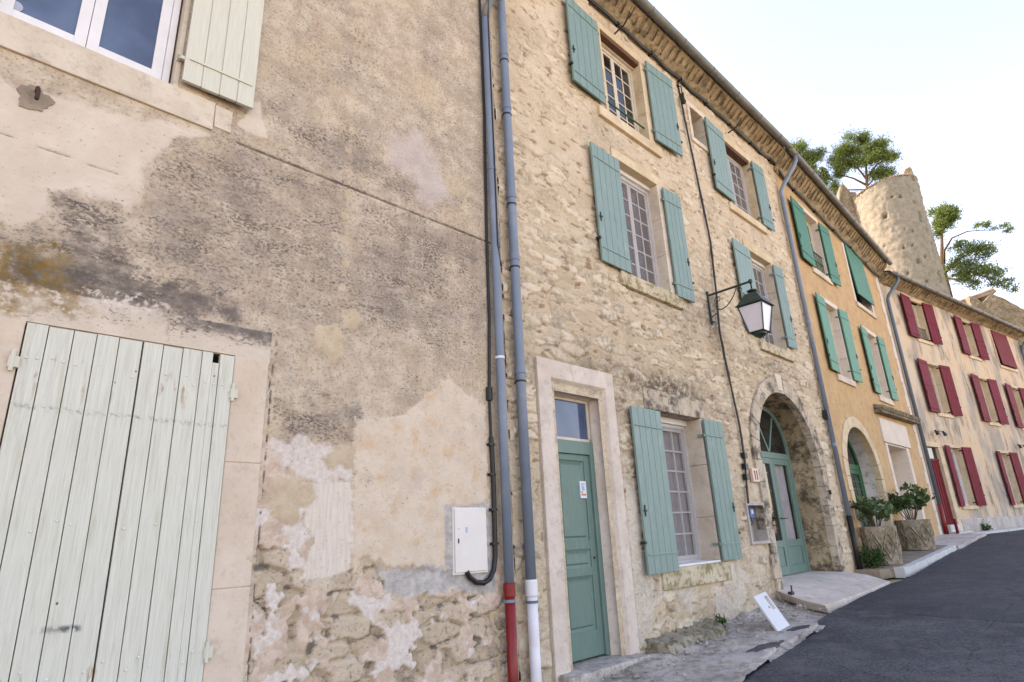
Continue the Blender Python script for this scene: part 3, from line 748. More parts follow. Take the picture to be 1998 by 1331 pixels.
def near_wall(X, Z):
    n = lambda f, s, o=4: fbm(X * f, Z * f, o, s)
    mk = lambda k, rag=0.05, fr=9, soft=0.012, sd=1: mask(X, Z, POLY[k], rag, fr, soft, sd)
    smooth = mk('smooth', .05, 6, .03, 2)
    smooth = np.maximum(smooth, mk('flare', .02, 9, .01, 3))
    rub = mk('rubble', .14, 5, .012, 4)
    rem = np.maximum.reduce([mk('r%d' % k, .06, 11, .008, 10 + k) for k in range(1, 9)])
    n1 = n(3.2, 77); n2 = n(3.7, 99, 5)
    rem = np.maximum(rem, sstep(.06, .12, n1) * (Z < -.2))
    whitebits = np.maximum(sstep(.15, .22, n(3.7, 99, 3)) * (Z < -.3), np.maximum.reduce([mk('r%d' % k, .06, 11, .008, 10 + k) for k in (2, 4, 5, 6)]))
    pink = np.maximum(mk('base', .05, 8, .012, 5), rem)
    white = np.maximum.reduce([mk('white1', .09, 5, .025, 6), mk('white2', .05, 5, .02, 7), whitebits * rub])
    ww = (np.abs(X - 2.05) < .35) * (Z < .3) * (Z > -1.3)
    white = np.maximum(white, sstep(.14, .22, n(4, 21, 3)) * ww)
    white = np.maximum(white, mk('white3', .05, 14, .02, 8) * sstep(-.05, .12, n(22, 31)))
    peach = mk('peach', .045, 10, .01, 9)
    grey = np.maximum(mk('grey', .05, 8, .012, 11), mk('greybox', .025, 10, .012, 12))
    pale = mk('pale', .02, 10, .008, 13)
    tan = np.maximum.reduce([mk('tan1', .03, 9, .012, 14), mk('tan2', .03, 9, .012, 15), mk('yel', .03, 10, .008, 16), mk('yel2', .02, 10, .01, 17)])
    strip = sstep(.03, .012, np.abs(X - 2.49 - .01 * n(4, 41))) * sstep(2.2, 2.6, Z) * sstep(5.2, 4.4, Z)
    dots = np.zeros(X.shape); hd = np.zeros(X.shape)
    for k in range(12):
        zc = 1.72 + .243 * k
        d = np.hypot(X - 2.485 - .02 * math.sin(k * 2.2), (Z - zc))
        dots = np.maximum(dots, sstep(.045, .03, d + .015 * n(20, 43))); hd = np.maximum(hd, sstep(.010, .005, d))
    tan = np.maximum(tan, np.maximum(strip * .35, dots * .9))
    lich = mk('lichen', .16, 6, .13, 18)
    g = .9 * mk('moss', .16, 5, .14, 19)
    g = np.maximum(g, .64 * mk('speck', .14, 4, .14, 20) * (0.72 + .6 * n(2.2, 44)) * (.3 + .7 * sstep(1.45, 2.1, Z + .25 * n(2, 65))))
    g = np.maximum(g, .58 * mk('speck2', .2, 3, .26, 21)); g = np.maximum(g, .62 * mk('speck3', .16, 5, .16, 22))
    g = np.maximum(g, .6 * mk('speck4', .2, 3, .24, 23)); g = np.maximum(g, .6 * mk('smudge', .2, 5, .16, 24)); g = np.maximum(g, .95 * mk('spot', .05, 10, .04, 25))
    g = np.maximum(g, .3 * sstep(.0, .35, n(1.3, 45)) * (Z > 1.2))
    g = np.maximum(g, (.26 + .3 * n(1.5, 67, 5)) * sstep(1.3, 1.9, Z) * sstep(1.4, 1.9, X))
    g = np.maximum(g, .5 * sstep(.1, .4, n(1.8, 46)) * sstep(-.3, -.8, Z))
    g = g * (1 - .85 * smooth) * (1 - .75 * np.maximum(peach, pale)) * (1 - .6 * np.maximum(white, grey)) * (1 - .8 * tan) * (1 - mk('purple', .1, 5, .08, 26) * .5)
    g = np.maximum(g, .7 * mk('speck3', .16, 5, .16, 22) * sstep(.1, .35, n(7, 47)))
    crack = sstep(.015, .006, np.abs(Z - 3.262 + .004 * n(3, 48))) * sstep(1.4, 1.46, X)
    crack2 = sstep(.006, .002, np.abs(Z - 2.64 + .04 * (X - .1) + .006 * n(4, 49))) * sstep(.7, .66, X)
    crack3 = sstep(.008, .003, np.abs(X - 1.12 + .08 * (Z - 1.6) + .01 * n(6, 50))) * sstep(1.42, 1.46, Z) * sstep(1.72, 1.66, Z)
    crack4 = sstep(.006, .002, np.abs(X - 1.9 + .02 * n(6, 51))) * sstep(-.9, -.8, Z) * sstep(1.66, 1.6, Z)
    ck = np.maximum.reduce([crack, crack2 * .6, crack3, crack4])
    g = np.maximum(g, ck)
    # relief
    sd, r, q = stones(X, Z, .36, .17, 7)
    prof = sstep(.0, .22, sd + .07 * n(11, 59, 5))
    naked = np.clip(rub - rem * rub - grey - pale - peach, 0, 1)
    h = .010 * n(1.2, 52) + .004 * n(9, 53) + .0022 * n(40, 54, 2)
    deep = -.046 + prof * (.014 + .036 * r) + .022 * n(6, 55, 6) + .008 * n(30, 57, 3)
    h = h * (1 - naked) + deep * naked
    h += .011 * peach + .004 * pale + .003 * white * (1 - pale) + .004 * smooth + .006 * tan * (1 - strip) - .006 * mk('base', .05, 8, .012, 5) - .004 * grey
    lint = ((X > -.6) & (X < 1.872) & (Z > 1.4) & (Z < 1.652)).astype(float)
    h = h * (1 - .8 * lint) + .006 * lint
    smooth = np.maximum(smooth, lint * .9)
    g = np.where(lint > 0, np.maximum(g * .3, .95 * sstep(.75, 1.5, X) * sstep(1.47, 1.64, Z + .05 * n(3, 58))), g)
    h += .0035 * g * n(60, 56, 2) - .012 * ck - .01 * hd
    pk = pink * (1 - np.clip(white + peach + pale, 0, 1))
    z = np.zeros(X.shape); o = np.ones(X.shape)
    stain = mk('purple', .1, 5, .08, 26) * .8
    joint = naked * (1 - sstep(.0, .1, sd)) * sstep(-.1, .15, n(2.5, 64))
    g = np.maximum(g, joint * .95)
    g = np.maximum(g, naked * .9 * sstep(.14, .3, n(5, 66, 5)) * sstep(.25, .05, sd))
    return h, {'wear_one': (g, naked, peach, np.clip(r * .7 + .3 * q, 0, 1)), 'wear_two': (lich, white, smooth, grey), 'wear_three': (pale, tan, pk, stain)}

# ================================================================== 1  THE NEAR PLASTERED HOUSE
near = empty('plaster_house', (0, 0, -1.7), 0, 'old house front of peeling beige plaster with a planked pale green shutter at street level', 'house', frame=(0, 0, -1.7))
sx = lambda p: .012 if -.45 < p < 4.5 else .12
sz = lambda p: .012 if -1.6 < p < 3.6 else (.017 if 3.6 <= p < 7.2 else .12)
wall_grid('wall', axis(-6, 4.47, sx, [-.45, -.25, .92, .335, 1.6]), axis(-2.3, 9.2, sz, [-1.6, 1.42, 3.54, 5.25, 3.6, 7.2]),
          [(.335, 1.6, -3, 1.42), (-.25, .92, 3.54, 5.25)], near_wall, 'old_plaster', near)
shell(near, -6, 4.45, -2.3, 9.1, 8.6, 'warm_stone')
eave(near, -6, 4.47, 9.1, 9.1, 9.45, 9.45, rows=2)
# upper window, its sill and the cream shutter
window(near, -.22, .905, 3.55, 5.2, .09, cols=2, rows=1, fmat='white_frame', pane='sky_painted_glass', fw=.05, leaf=.075)
m = MB(); m.box(-1.0, 1.24, -.022, .2, 3.275, 3.538); o = m.build('window_sill', 'dressed_stone', near, .006)
MB().box(1.245, 1.385, -.012, .1, 3.32, 3.53, .006).build('stone_block', 'dressed_stone', near, .006)
for q_ in ((.92, .955, -.006, .2, 3.545, 5.25), (-.285, -.25, -.006, .2, 3.545, 5.25)): MB().box(*q_).build('stone_jamb', 'dressed_stone', near, .003)
MB().box(-.285, .955, -.006, .2, 5.252, 5.5).build('lintel', 'dressed_stone', near, .003)
o = board_shutter(near, .965, 1.515, 3.585, 5.15, 'cream_paint', 'l', 2.5, 4, y=-.04, rails=(.14, .86), iron='cream_paint', latch=False, label='pale cream shutter folded open beside the upper window')
MB().box(1.425, 1.436, -.09, -.06, 3.78, 3.86).build('latch', 'rusty_iron', o)
k = MB(); k.lathe([(.001, 0), (.042, 0), (.042, .003), (.001, .003)], 0, 0, 24); k.v = [(-.085 + p[0], .122 - p[2], 3.74 + p[1]) for p in k.v]; k.build('glass_sticker', 'meter_grey', near)
k = MB().box(.29, .33, .05, .085, 3.55, 3.575); k.build('window_stop', 'dark_iron', near, .004)
# street-level opening with its planked double shutter
surround(near, .335, 1.6, -1.75, 1.42, .12, .34, .262, 0, 'shutter_jamb_stone', .004, blocks=4)
MB().box(.3, 1.64, .012, .25, 1.415, 1.6).build('lintel', 'warm_stone', near, .004)
def leaf(x0, x1, edges, notch=None, label=None):
    m = MB()
    for i in range(len(edges) - 1):
        a, b = edges[i] + .0025, edges[i + 1] - .0025
        dy = random.uniform(-.003, .003); zt = 1.408 + random.uniform(-.004, .004)
        if notch and a < notch[0] < b:
            m.box(a, notch[0], -.02 + dy, .022, -1.6, zt)
            m.box(notch[0] + .0005, min(b, notch[1]), -.02 + dy, .022, -1.6, 1.335); m.box(notch[0] + .028, min(b, notch[1]), -.0195 + dy, .0215, -1.6, 1.36 - .05)
            if b > notch[1] + .004: m.box(notch[1] + .001, b, -.02 + dy, .022, -1.6, zt)
        else: m.box(a, b, -.02 + dy, .022, -1.6, zt)
    o = m.build('shutter_leaf', 'weathered_cream_green', near, .003)
    for zc in (1.17, -.62):
        MB().box(x0 + .01, x1 - .01, .023, .05, zc - .06, zc + .06).build('batten', 'weathered_cream_green', o)
    m = MB()
    for zc in (1.17, -.62, .2):
        for i in range(len(edges) - 1):
            for t in (.3, .72):
                if random.random() < (.55 if zc != .2 else .25):
                    xx = edges[i] + (edges[i + 1] - edges[i]) * t + random.uniform(-.01, .01); zz = zc + random.uniform(-.04, .04)
                    m.lathe([(.001, 0), (.008, 0), (.006, .004), (.001, .005)], 0, 0, 8)
                    n0 = len(m.v) - 32
                    m.v[n0:] = [(xx + p[0], -.022 - p[2], zz + p[1]) for p in m.v[n0:]]
    m.build('nail', 'rusty_iron' if False else 'box_white', o)
    return o
l1 = leaf(.34, .98, [.34, .452, .585, .71, .838, .978])
l2 = leaf(.985, 1.598, [.984, 1.108, 1.235, 1.365, 1.49, 1.597], notch=(1.44, 1.492))
for x, z in ((1.615, 1.12), (1.615, -.62), (.318, 1.15)):
    MB().box(x - .03, x + .025, -.035, .02, z - .035, z + .035).tube([(x - .012, -.03, z - .06), (x - .012, -.03, z + .075)], .013, 8).build('hinge', 'cream_paint', l2 if x > 1 else l1, .004)
MB().box(.4, 1.55, .4, .42, -1.6, 1.4).build('dark_backing', 'room_shade_paint', near)  # dark sheet behind the leaves, in place of an unlit room

# ================================================================== 2  THE STONE HOUSE
SX0, SX1 = 4.47, 14.2
WIN_S = [(7.06, 8.25, 6.5, 8.26), (11.3, 12.66, 6.42, 8.1), (7.12, 8.26, 3.63, 5.66), (11.55, 12.75, 3.46, 5.5), (7.25, 8.6, -.46, 1.63)]
FLAT = [(w[0] - .12, w[1] + .2, w[2] - .22, w[3] + .18) for w in WIN_S] + [(4.95, 6.4, -2, 2.0), (9.68, 10.33, -.27, .38), (10.03, 10.28, .7, .94)]
AX, AR, AZ = 11.9, 1.42, 1.1          # arch: centre, radius, springing height
def in_arch(x, z): return ((np.abs(x - AX) < AR) & (z < AZ)) | (np.hypot(x - AX, z - AZ) < AR)
def stone_wall(X, Z):
    n = lambda f, s, o=4: fbm(X * f, Z * f, o, s)
    sd, r, q = stones(X, Z, .30, .10, 21)
    sd2, r2, q2 = stones(X + 3.3, Z + 1.7, .40, .16, 31)
    sel = n(.7, 60) > .05
    sd = np.where(sel, sd2, sd); r = np.where(sel, r2, r); q = np.where(sel, q2, q)
    wear = .5 + .9 * n(.8, 61) + .35 * np.exp(-((Z - 2.8) / 1.6) ** 2) - .22 * sstep(4.5, 7.5, Z)
    show = sstep(.34, .7, wear + .8 * (r - .5))
    prof = sstep(.03, .17, sd + .05 * n(16, 62))
    st = prof * show
    # dressed blocks near the corner and plaster remnants low down
    white = sstep(.12, .2, n(2.3, 63, 5) + .35 * np.exp(-((Z + 1.0) / .5) ** 2) * (X > 6.3) * (X < 9.5) - .25)
    white = np.maximum(white, mask(X, Z, [(6.42, -.9), (6.78, -1.1), (6.85, -.6), (6.72, -.2), (6.75, .6), (6.45, .62)], .08, 8, .015, 64))
    white = np.maximum(white, mask(X, Z, [(8.62, -.5), (9.2, -.48), (9.25, -1.0), (8.95, -1.2), (8.7, -.9)], .1, 7, .02, 65))
    white = white * (Z < 1.6)
    ga = lambda x, z, a, b: np.exp(-(((X - x) / a) ** 2 + ((Z - z) / b) ** 2))
    gr = np.maximum.reduce([1.2 * ga(7.7, 1.98, 1.3, .26), .8 * ga(9.55, 3.55, .32, .75), .55 * ga(6.2, 2.1, 1.3, .14), .5 * ga(11.9, 2.95, 1.7, .3), .4 * sstep(-.7, -1.4, Z), .6 * ga(6.6, 1.7, .2, .4), .35 * ga(9.6, .2, .4, 1.2), .45 * ga(10.1, -1.0, .5, .5),
                            .3 * sstep(.05, .3, n(1.1, 66))])
    gr = np.maximum(gr, .32 * (1 - sstep(.0, .1, sd)) * show * sstep(.0, .4, n(3, 67) + .2))
    fl = np.zeros(X.shape)
    for (a_, b_, c_, d_) in FLAT: fl = np.maximum(fl, sstep(.05, .0, np.maximum(np.maximum(a_ - X, X - b_), np.maximum(c_ - Z, Z - d_))))
    fl = np.maximum(fl, sstep(.05, 0, np.where(Z < AZ, np.abs(X - AX), np.hypot(X - AX, Z - AZ)) - 1.66))
    stn = st * (1 - white)
    h = .012 * n(.9, 68) + .006 * n(6, 69) + .0025 * n(36, 70, 2)
    h = h + .007 * n(9, 73, 5) + stn * (.005 + .021 * (r ** 1.3)) * (1 + .35 * n(20, 71)) - .007 * (1 - sstep(.0, .07, sd)) * show * (1 - white) + .008 * white
    h = h * (1 - fl) - .012 * fl
    cv = (1 - fl) * (1 - white) * np.maximum(sstep(.055, .0, sd + .03 * n(18, 74)) * sstep(.02, .26, n(2.6, 75)) * sstep(.0, .25, wear), sstep(.28, .4, fbm(X * 4, Z * 11, 4, 76)))
    h = h - .009 * cv
    z = np.zeros(X.shape)
    return h, {'wear_one': (stn, r, gr, white), 'wear_two': (q, cv, z, z)}
stone = empty('stone_house', (SX0, 0, -1.45), 0, 'tall rubble stone house with grey green shutters, a panelled door and a deep arched entrance', 'house', frame=(SX0, 0, -1.45))
sx = lambda p: float(np.interp(p, [4.5, 7, 10, 14.3], [.014, .018, .027, .04]))
sz = lambda p: .015 if p < 3 else (.02 if p < 8.8 else .1)
holes = [w for w in WIN_S] + [(5.26, 6.1, -2, 1.64), (9.72, 10.28, -.22, .33), (9.98, 10.5, 7.45, 8.2), in_arch]
kx = [v for w in WIN_S for v in w[:2]] + [5.26, 6.1, 9.72, 10.28, 9.98, 10.5]; kz = [v for w in WIN_S for v in w[2:]] + [1.64, -.22, .33, 7.45, 8.2]
wall_grid('wall', axis(SX0, SX1, sx, kx), axis(-1.9, 8.72, sz, kz), holes, stone_wall, 'rubble_masonry', stone)
shell(stone, SX0, SX1, -1.9, 8.7, 8.6, 'warm_stone', left=False)
eave(stone, SX0, SX1, 8.68, 8.68, 9.0, 8.95, rows=2)
# windows with jambs and sills
s_lab = 'grey green plank shutter'
a = WIN_S[0]; surround(stone, *a, .17, .05, .17, 0, 'warm_stone', .012, (.19, .3, .05), 'warm_stone')
MB().box(a[0] - .05, a[1] + .1, -.012, .28, 8.262, 8.4).build('lintel', 'warm_stone', stone, .01)
MB().box(a[0] + .003, a[1] - .003, .012, .168, 8.2, 8.258).build('soffit_board', 'brown_wood', stone, .004)
window(stone, *a, .17, 4, 5, 'frame_worn', 'shade_painted_glass', head=.08)
m = MB(); m.box(7.04, 8.27, .055, .08, 6.835, 6.857); 
for k in range(1): m.box(7.04, 8.27, .055, .08, 6.56, 6.575)
m.build('window_rail', 'deep_green_paint', stone, .004)
a = WIN_S[2]; surround(stone, *a, .17, .1, .19, .17, 'dressed_stone', .014, (.22, .28, .06), 'mossy_stone', lintel_mat='warm_stone')
window(stone, *a, .17, 4, 6, 'white_frame', 'screened_glass', smat='grey_frame', screen=True, head=.07)
a = WIN_S[1]; surround(stone, *a, .17, .05, .14, 0, 'warm_stone', .012, (.17, .2, .05), 'warm_stone')
MB().box(a[0] - .05, a[1] + .1, -.012, .28, a[3] + .001, a[3] + .17).build('lintel', 'warm_stone', stone, .01)
MB().box(a[0] + .003, a[1] - .003, .012, .168, a[3] - .06, a[3] - .003).build('soffit_board', 'brown_wood', stone, .004)
window(stone, *a, .17, 4, 5, 'white_frame', 'screened_glass', smat='grey_frame', screen=True, head=.06)
a = WIN_S[3]; surround(stone, *a, .17, .05, .16, .2, 'dressed_stone', .014, (.2, .2, .06), 'mossy_stone', lintel_mat='warm_stone')
window(stone, *a, .17, 4, 6, 'white_frame', 'screened_glass', smat='grey_frame', screen=True, head=.07)
a = WIN_S[4]; surround(stone, *a, .27, .12, .14, .3, 'dressed_stone', .012, (.25, .22, .05), 'mossy_stone', lintel_mat='blackened_stone')
window(stone, *a, .27, 4, 6, 'white_frame', 'clear_glass', smat='grey_frame', curtain='curtain_cloth', head=.09, screen=True)
MB().box(7.26, 8.59, -.03, .3, -.459, -.43).build('window_sill', 'white_frame', stone, .006)
m = MB(); m.box(8.63, 9.0, -.012, .1, -.78, -.5).box(6.98, 7.12, -.016, .1, -.76, -.47); m.build('stone_block', 'dressed_stone', stone, .012)
# shutters
for (x0, x1, z0, z1, hg, sw) in ((6.08, 6.9, 6.55, 8.22, 'r', 2), (8.38, 9.2, 6.6, 8.34, 'l', 3), (6.36, 7.08, 3.63, 5.58, 'r', 1.5), (8.36, 8.87, 3.6, 5.62, 'l', 2),
                                 (10.48, 11.29, 6.46, 8.16, 'r', 2), (12.66, 13.2, 6.42, 8.08, 'l', 2), (10.78, 11.56, 3.52, 5.45, 'r', 2), (12.72, 13.12, 3.56, 5.45, 'l', 3),
                                 (6.66, 7.38, -.5, 1.6, 'r', 1.5), (8.6, 9.14, -.44, 1.61, 'l', 2)):
    board_shutter(stone, x0, x1, z0, z1, 'sage_paint', hg, sw, 5 if x1 - x0 > .6 else 4, y=-.045, rails=(.11, .88), iron='sage_paint')
# small square window under the eave
surround(stone, 9.98, 10.5, 7.45, 8.2, .2, .1, .1, .12, 'dressed_stone', .03, (.11, .1, .035))
MB().box(9.98, 10.5, .2, .24, 7.45, 8.2).build('small_window', 'shade_painted_glass', stone)
# panelled door in its moulded stone frame
def splay(mat, x0, x1, z0, z1, o, d, proud):
    """door surround: flat outer face, then a splay that narrows to the door frame"""
    i0, i1, it = 5.18, 6.22, 1.78; b0, b1, bt = 5.27, 6.09, 1.63
    A = [(x0, -proud, z0), (x0, -proud, z1), (x1, -proud, z1), (x1, -proud, z0)]
    B = [(i0, -proud, z0), (i0, -proud, it), (i1, -proud, it), (i1, -proud, z0)]
    Cc = [(b0, d, z0), (b0, d, bt), (b1, d, bt), (b1, d, z0)]
    D = [(b0, d + .12, z0), (b0, d + .12, bt), (b1, d + .12, bt), (b1, d + .12, z0)]
    E = [(x0, .1, z0), (x0, .1, z1), (x1, .1, z1), (x1, .1, z0)]
    L = [E, A, B, Cc, D]; vs = [p for q in L for p in q]; fs = []
    for k in range(4):
        for j in range(3): fs.append((k * 4 + j, k * 4 + j + 1, k * 4 + 4 + j + 1, k * 4 + 4 + j))
    return MB().add(vs, fs)
splay('door_stone', 4.95, 6.4, -1.5, 2.0, 0, .15, .03).build('door_surround', 'door_stone', stone, .008)
def panel_door(parent):
    x0, x1 = 5.27, 6.09; d = .15
    m = MB(); m.box(x0, x0 + .055, d, d + .09, -1.3, 1.1).box(x1 - .075, x1, d, d + .09, -1.3, 1.1).box(x0 + .055, x1 - .075, d, d + .09, .94, 1.1)
    fr = m.build('door_frame', 'door_sage_paint', parent, .006)
    m = MB(); m.box(x0 + .03, x1 - .03, d + .02, d + .06, 1.102, 1.135).box(x0 + .01, x0 + .05, d + .02, d + .06, 1.136, 1.63).box(x1 - .05, x1 - .01, d + .02, d + .06, 1.136, 1.63).box(x0 + .05, x1 - .05, d + .02, d + .06, 1.595, 1.63)
    tr = m.build('transom_window', 'frame_worn', parent, .003)
    MB().box(x0 + .05, x1 - .05, d + .035, d + .042, 1.13, 1.6).build('glass_pane', 'sky_painted_glass', tr)
    a, b = x0 + .058, x1 - .078; y0 = d + .028; bz, tz = -1.29, .937
    panels = [(-1.02 + .0, -.45), (-.36, -.16), (-.06, .86)]
    m = MB(); y1 = y0 + .05; st = .1
    m.box(a, a + st, y0, y1, bz, tz).box(b - st, b, y0, y1, bz, tz)
    zz = [bz] + [v for p in panels for v in p] + [tz]
    for k in range(0, len(zz), 2): m.box(a + st, b - st, y0, y1, zz[k], zz[k + 1])
    o = m.build('door', 'door_sage_paint', parent, .006)
    for (p, q) in panels:
        m = MB(); X0, X1 = a + st, b - st; i = .035
        vs = [(X0, y0 + .016, p), (X1, y0 + .016, p), (X1, y0 + .016, q), (X0, y0 + .016, q), (X0 + i, y0 + .03, p + i), (X1 - i, y0 + .03, p + i), (X1 - i, y0 + .03, q - i), (X0 + i, y0 + .03, q - i),
              (X0 + i + .02, y0 + .012, p + i + .02), (X1 - i - .02, y0 + .012, p + i + .02), (X1 - i - .02, y0 + .012, q - i - .02), (X0 + i + .02, y0 + .012, q - i - .02)]
        fs = [(j, (j + 1) % 4, 4 + (j + 1) % 4, 4 + j) for j in range(4)] + [(4 + j, 4 + (j + 1) % 4, 8 + (j + 1) % 4, 8 + j) for j in range(4)] + [(8, 9, 10, 11)]
        m.add(vs, fs).build('door_panel', 'door_sage_paint', o)
    sx, sz_ = 5.80, .42
    MB().box(sx, sx + .115, y0 - .004, y0 + .012, sz_, sz_ + .2).build('sticker', 'paper_white', o)
    for j, (u, v, w, hh, mt) in enumerate(((.02, .155, .07, .02, 'ink_blue'), (.03, .09, .05, .05, 'ink_blue'), (.015, .03, .085, .022, 'ink_orange'), (.02, .135, .05, .006, 'ink_blue'), (.015, .06, .03, .02, 'ink_orange'))):
        MB().box(sx + u, sx + u + w, y0 - .0055, y0 - .003, sz_ + v, sz_ + v + hh).build('printed_mark', mt, o)
    # small round lock
    k = MB(); k.tube([(b - .05, y0 - .012, -.26), (b - .05, y0 + .01, -.26)], .014, 12); k.build('lock', 'rusty_iron', o)
    return o
panel_door(stone)
MB().box(4.98, 6.34, -.22, .3, -1.5, -1.315, .006).build('doorstep', 'apron_concrete', stone, .015)
# arched entrance: voussoirs, vaulted reveal, glazed double door at the back
def arch_ring(parent, cx, r0, r1, zs, zb, y0, y1, mat, name='arch_surround', n=13, legs=True, lw=None, xf=None, blocks=6, seg=3):
    m = MB(xf)
    for k in range(n):
        a0 = math.pi * k / n + .004; a1 = math.pi * (k + 1) / n - .004
        rj = r1 + random.uniform(-.015, .02)
        poly = [(cx + r0 * math.cos(a0 + (a1 - a0) * t / seg), zs + r0 * math.sin(a0 + (a1 - a0) * t / seg)) for t in range(seg + 1)] + \
               [(cx + rj * math.cos(a1 + (a0 - a1) * t / seg), zs + rj * math.sin(a1 + (a0 - a1) * t / seg)) for t in range(seg + 1)]
        m.prism(poly[::-1], y0 - random.uniform(0, .004), y1)
    H = zs - zb
    for s in (-1, 1):
        z = zb
        for k in range(blocks):
            z2 = zb + H * (k + 1) / blocks
            w = (lw or (r1 - r0)) + (.06 if k % 2 else 0)
            a, b = sorted((cx + s * r0, cx + s * (r0 + w)))
            m.box(a, b, y0 - random.uniform(0, .004), y1, z + .003, z2 - .003); z = z2
    return m.build(name, mat, parent, .008)
def vault(parent, cx, r, zs, zb, y0, y1, mat, name='arch_reveal', xf=None, n=28, to=None):
    vs = []
    def outline(cx, r, zs): return [(cx - r, zb)] + [(cx - r, zb + (zs - zb) * k / 6) for k in range(1, 6)] + [(cx + r * math.cos(math.pi - math.pi * k / n), zs + r * math.sin(math.pi * k / n)) for k in range(n + 1)] + [(cx + r, zs - (zs - zb) * k / 6) for k in range(1, 6)] + [(cx + r, zb)]
    ny = 6; fs = []; to = to or (cx, r, zs)
    def lines(t): return outline(*[a_ + (b_ - a_) * t for a_, b_ in zip((cx, r, zs), to)])
    for j in range(ny + 1):
        y = y0 + (y1 - y0) * j / ny; pts = lines(j / ny)
        vs += [(x, y, z) for x, z in pts]
    p = len(pts)
    for j in range(ny):
        for k in range(p - 1): fs.append((j * p + k, j * p + k + 1, (j + 1) * p + k + 1, (j + 1) * p + k))
    # outer skin so the reveal has thickness
    o = len(vs)
    for j in (0, ny):
        y = y0 + (y1 - y0) * j / ny; c2_, r2_, z2_ = [a_ + (b_ - a_) * j / ny for a_, b_ in zip((cx, r, zs), to)]
        vs += [(c2_ + (x - c2_) * (1 + .12 / r2_), y, z + (.12 if z > z2_ else 0)) for x, z in lines(j / ny)]
    for k in range(p - 1): fs += [(o + k, o + p + k, o + p + k + 1, o + k + 1), (k, o + k, o + k + 1, k + 1), (ny * p + k, ny * p + k + 1, o + p + k + 1, o + p + k)]
    return MB(xf).add(vs, fs).build(name, mat, parent, smooth=False)
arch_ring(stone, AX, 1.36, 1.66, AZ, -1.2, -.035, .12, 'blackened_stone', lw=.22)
MB().prism([(AX - .1, 2.5), (AX + .1, 2.5), (AX + .15, 2.84), (AX - .15, 2.84)], -.05, .1).build('keystone', 'dressed_stone', stone, .012)
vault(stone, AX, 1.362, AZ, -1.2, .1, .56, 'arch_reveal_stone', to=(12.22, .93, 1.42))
def arched_door(parent, cx, w, zs, zb, zt, y, mat, glassmat, curtain=None, xf=None, bars=False):
    """double door with a fanlight over a transom bar, filling an arch of half width w"""
    N = 24; f = .09
    m = MB(xf)
    outer = [(cx - w, zb), (cx + w, zb)] + [(cx + w * math.cos(math.pi * k / N), zs + w * math.sin(math.pi * k / N)) for k in range(N + 1)]
    arc = lambda r, k: (cx + r * math.cos(math.pi * k / N), zs + r * math.sin(math.pi * k / N))
    for k in range(N): m.prism([arc(w, k), arc(w, k + 1), arc(w - f, k + 1), arc(w - f, k)], y, y + .08)
    m.box(cx - w, cx - w + f, y, y + .08, zb, zs).box(cx + w - f, cx + w, y, y + .08, zb, zs).box(cx - w + f, cx + w - f, y, y + .08, zt - .06, zt + .06)
    if zs > zt + .06: pass
    o = m.build('door_frame', mat, parent, .005)
    m = MB(xf); r = w - f
    for th in (60, 120) if not bars else (90,):
        c, s = math.cos(R(th)), math.sin(R(th)); q = .022
        m.prism([(cx - s * q, zt + .05 + c * q), (cx + s * q, zt + .05 - c * q), (cx + c * r * .98 + s * q, zs + s * r * .98 - c * q), (cx + c * r * .98 - s * q, zs + s * r * .98 + c * q)], y + .02, y + .06)
    fl = m.build('fanlight', mat, o, .003)
    MB(xf).prism([(cx - r, zt + .05), (cx + r, zt + .05)] + [(cx + r * math.cos(math.pi * k / N), max(zt + .05, zs + r * math.sin(math.pi * k / N))) for k in range(N + 1)], y + .038, y + .044).build('glass_pane', 'shade_painted_glass', o)
    for s in (-1, 1):
        a, b = (cx - w + f + .004, cx - .004) if s < 0 else (cx + .004, cx + w - f - .004)
        st = .11; z1 = zt - .062; m = MB(xf)
        m.box(a, a + st, y + .01, y + .06, zb + .01, z1).box(b - st, b, y + .01, y + .06, zb + .01, z1).box(a + st, b - st, y + .01, y + .06, z1 - .11, z1).box(a + st, b - st, y + .01, y + .06, zb + .01, zb + .16).box(a + st, b - st, y + .01, y + .06, zb + .5, zb + .62)
        m.box(a + st, b - st, y + .03, y + .045, zb + .16, zb + .5)
        if bars:
            for k in range(1, 7): zz = zb + .62 + (z1 - .11 - zb - .62) * k / 7; m.box(a + st, b - st, y + .02, y + .05, zz - .012, zz + .012)
            m.box((a + b) / 2 - .012, (a + b) / 2 + .012, y + .021, y + .049, zb + .62, z1 - .11)
        d = m.build('door', mat, parent, .004)
        MB(xf).box(a + st - .003, b - st + .003, y + .034, y + .04, zb + .61, z1 - .1).build('glass_pane', glassmat if s > 0 else 'shade_painted_glass', d)
        if curtain:
            nx = 24; vs = []
            for k in range(nx + 1):
                xx = a + st + (b - a - 2 * st) * k / nx; yy = y + .1 + .018 * math.sin(k * 1.7); vs += [(xx, yy, zb + .55), (xx, yy, z1 - .05)]
            if s > 0: MB(xf).add(vs, [(2 * k, 2 * k + 2, 2 * k + 3, 2 * k + 1) for k in range(nx)]).build('curtain', curtain, d, smooth=True)
        hx = b - .05 if s < 0 else a + .05
        k = MB(xf); k.tube([(hx, y + .01, zb + 1.02), (hx, y - .04, zb + 1.02), (hx + .08 * s, y - .045, zb + 1.02)], .009, 8); k.build('handle', 'dark_iron', d)
arched_door(stone, 12.22, .925, 1.42, -.89, 1.34, .5, 'door_sage_paint', 'clear_glass', 'curtain_cloth')
MB().box(11.2, 13.3, 1.1, 1.14, -1.2, 2.6).build('dark_backing', 'room_shade_paint', stone)  # dark board behind the glazing stands for the dim hall
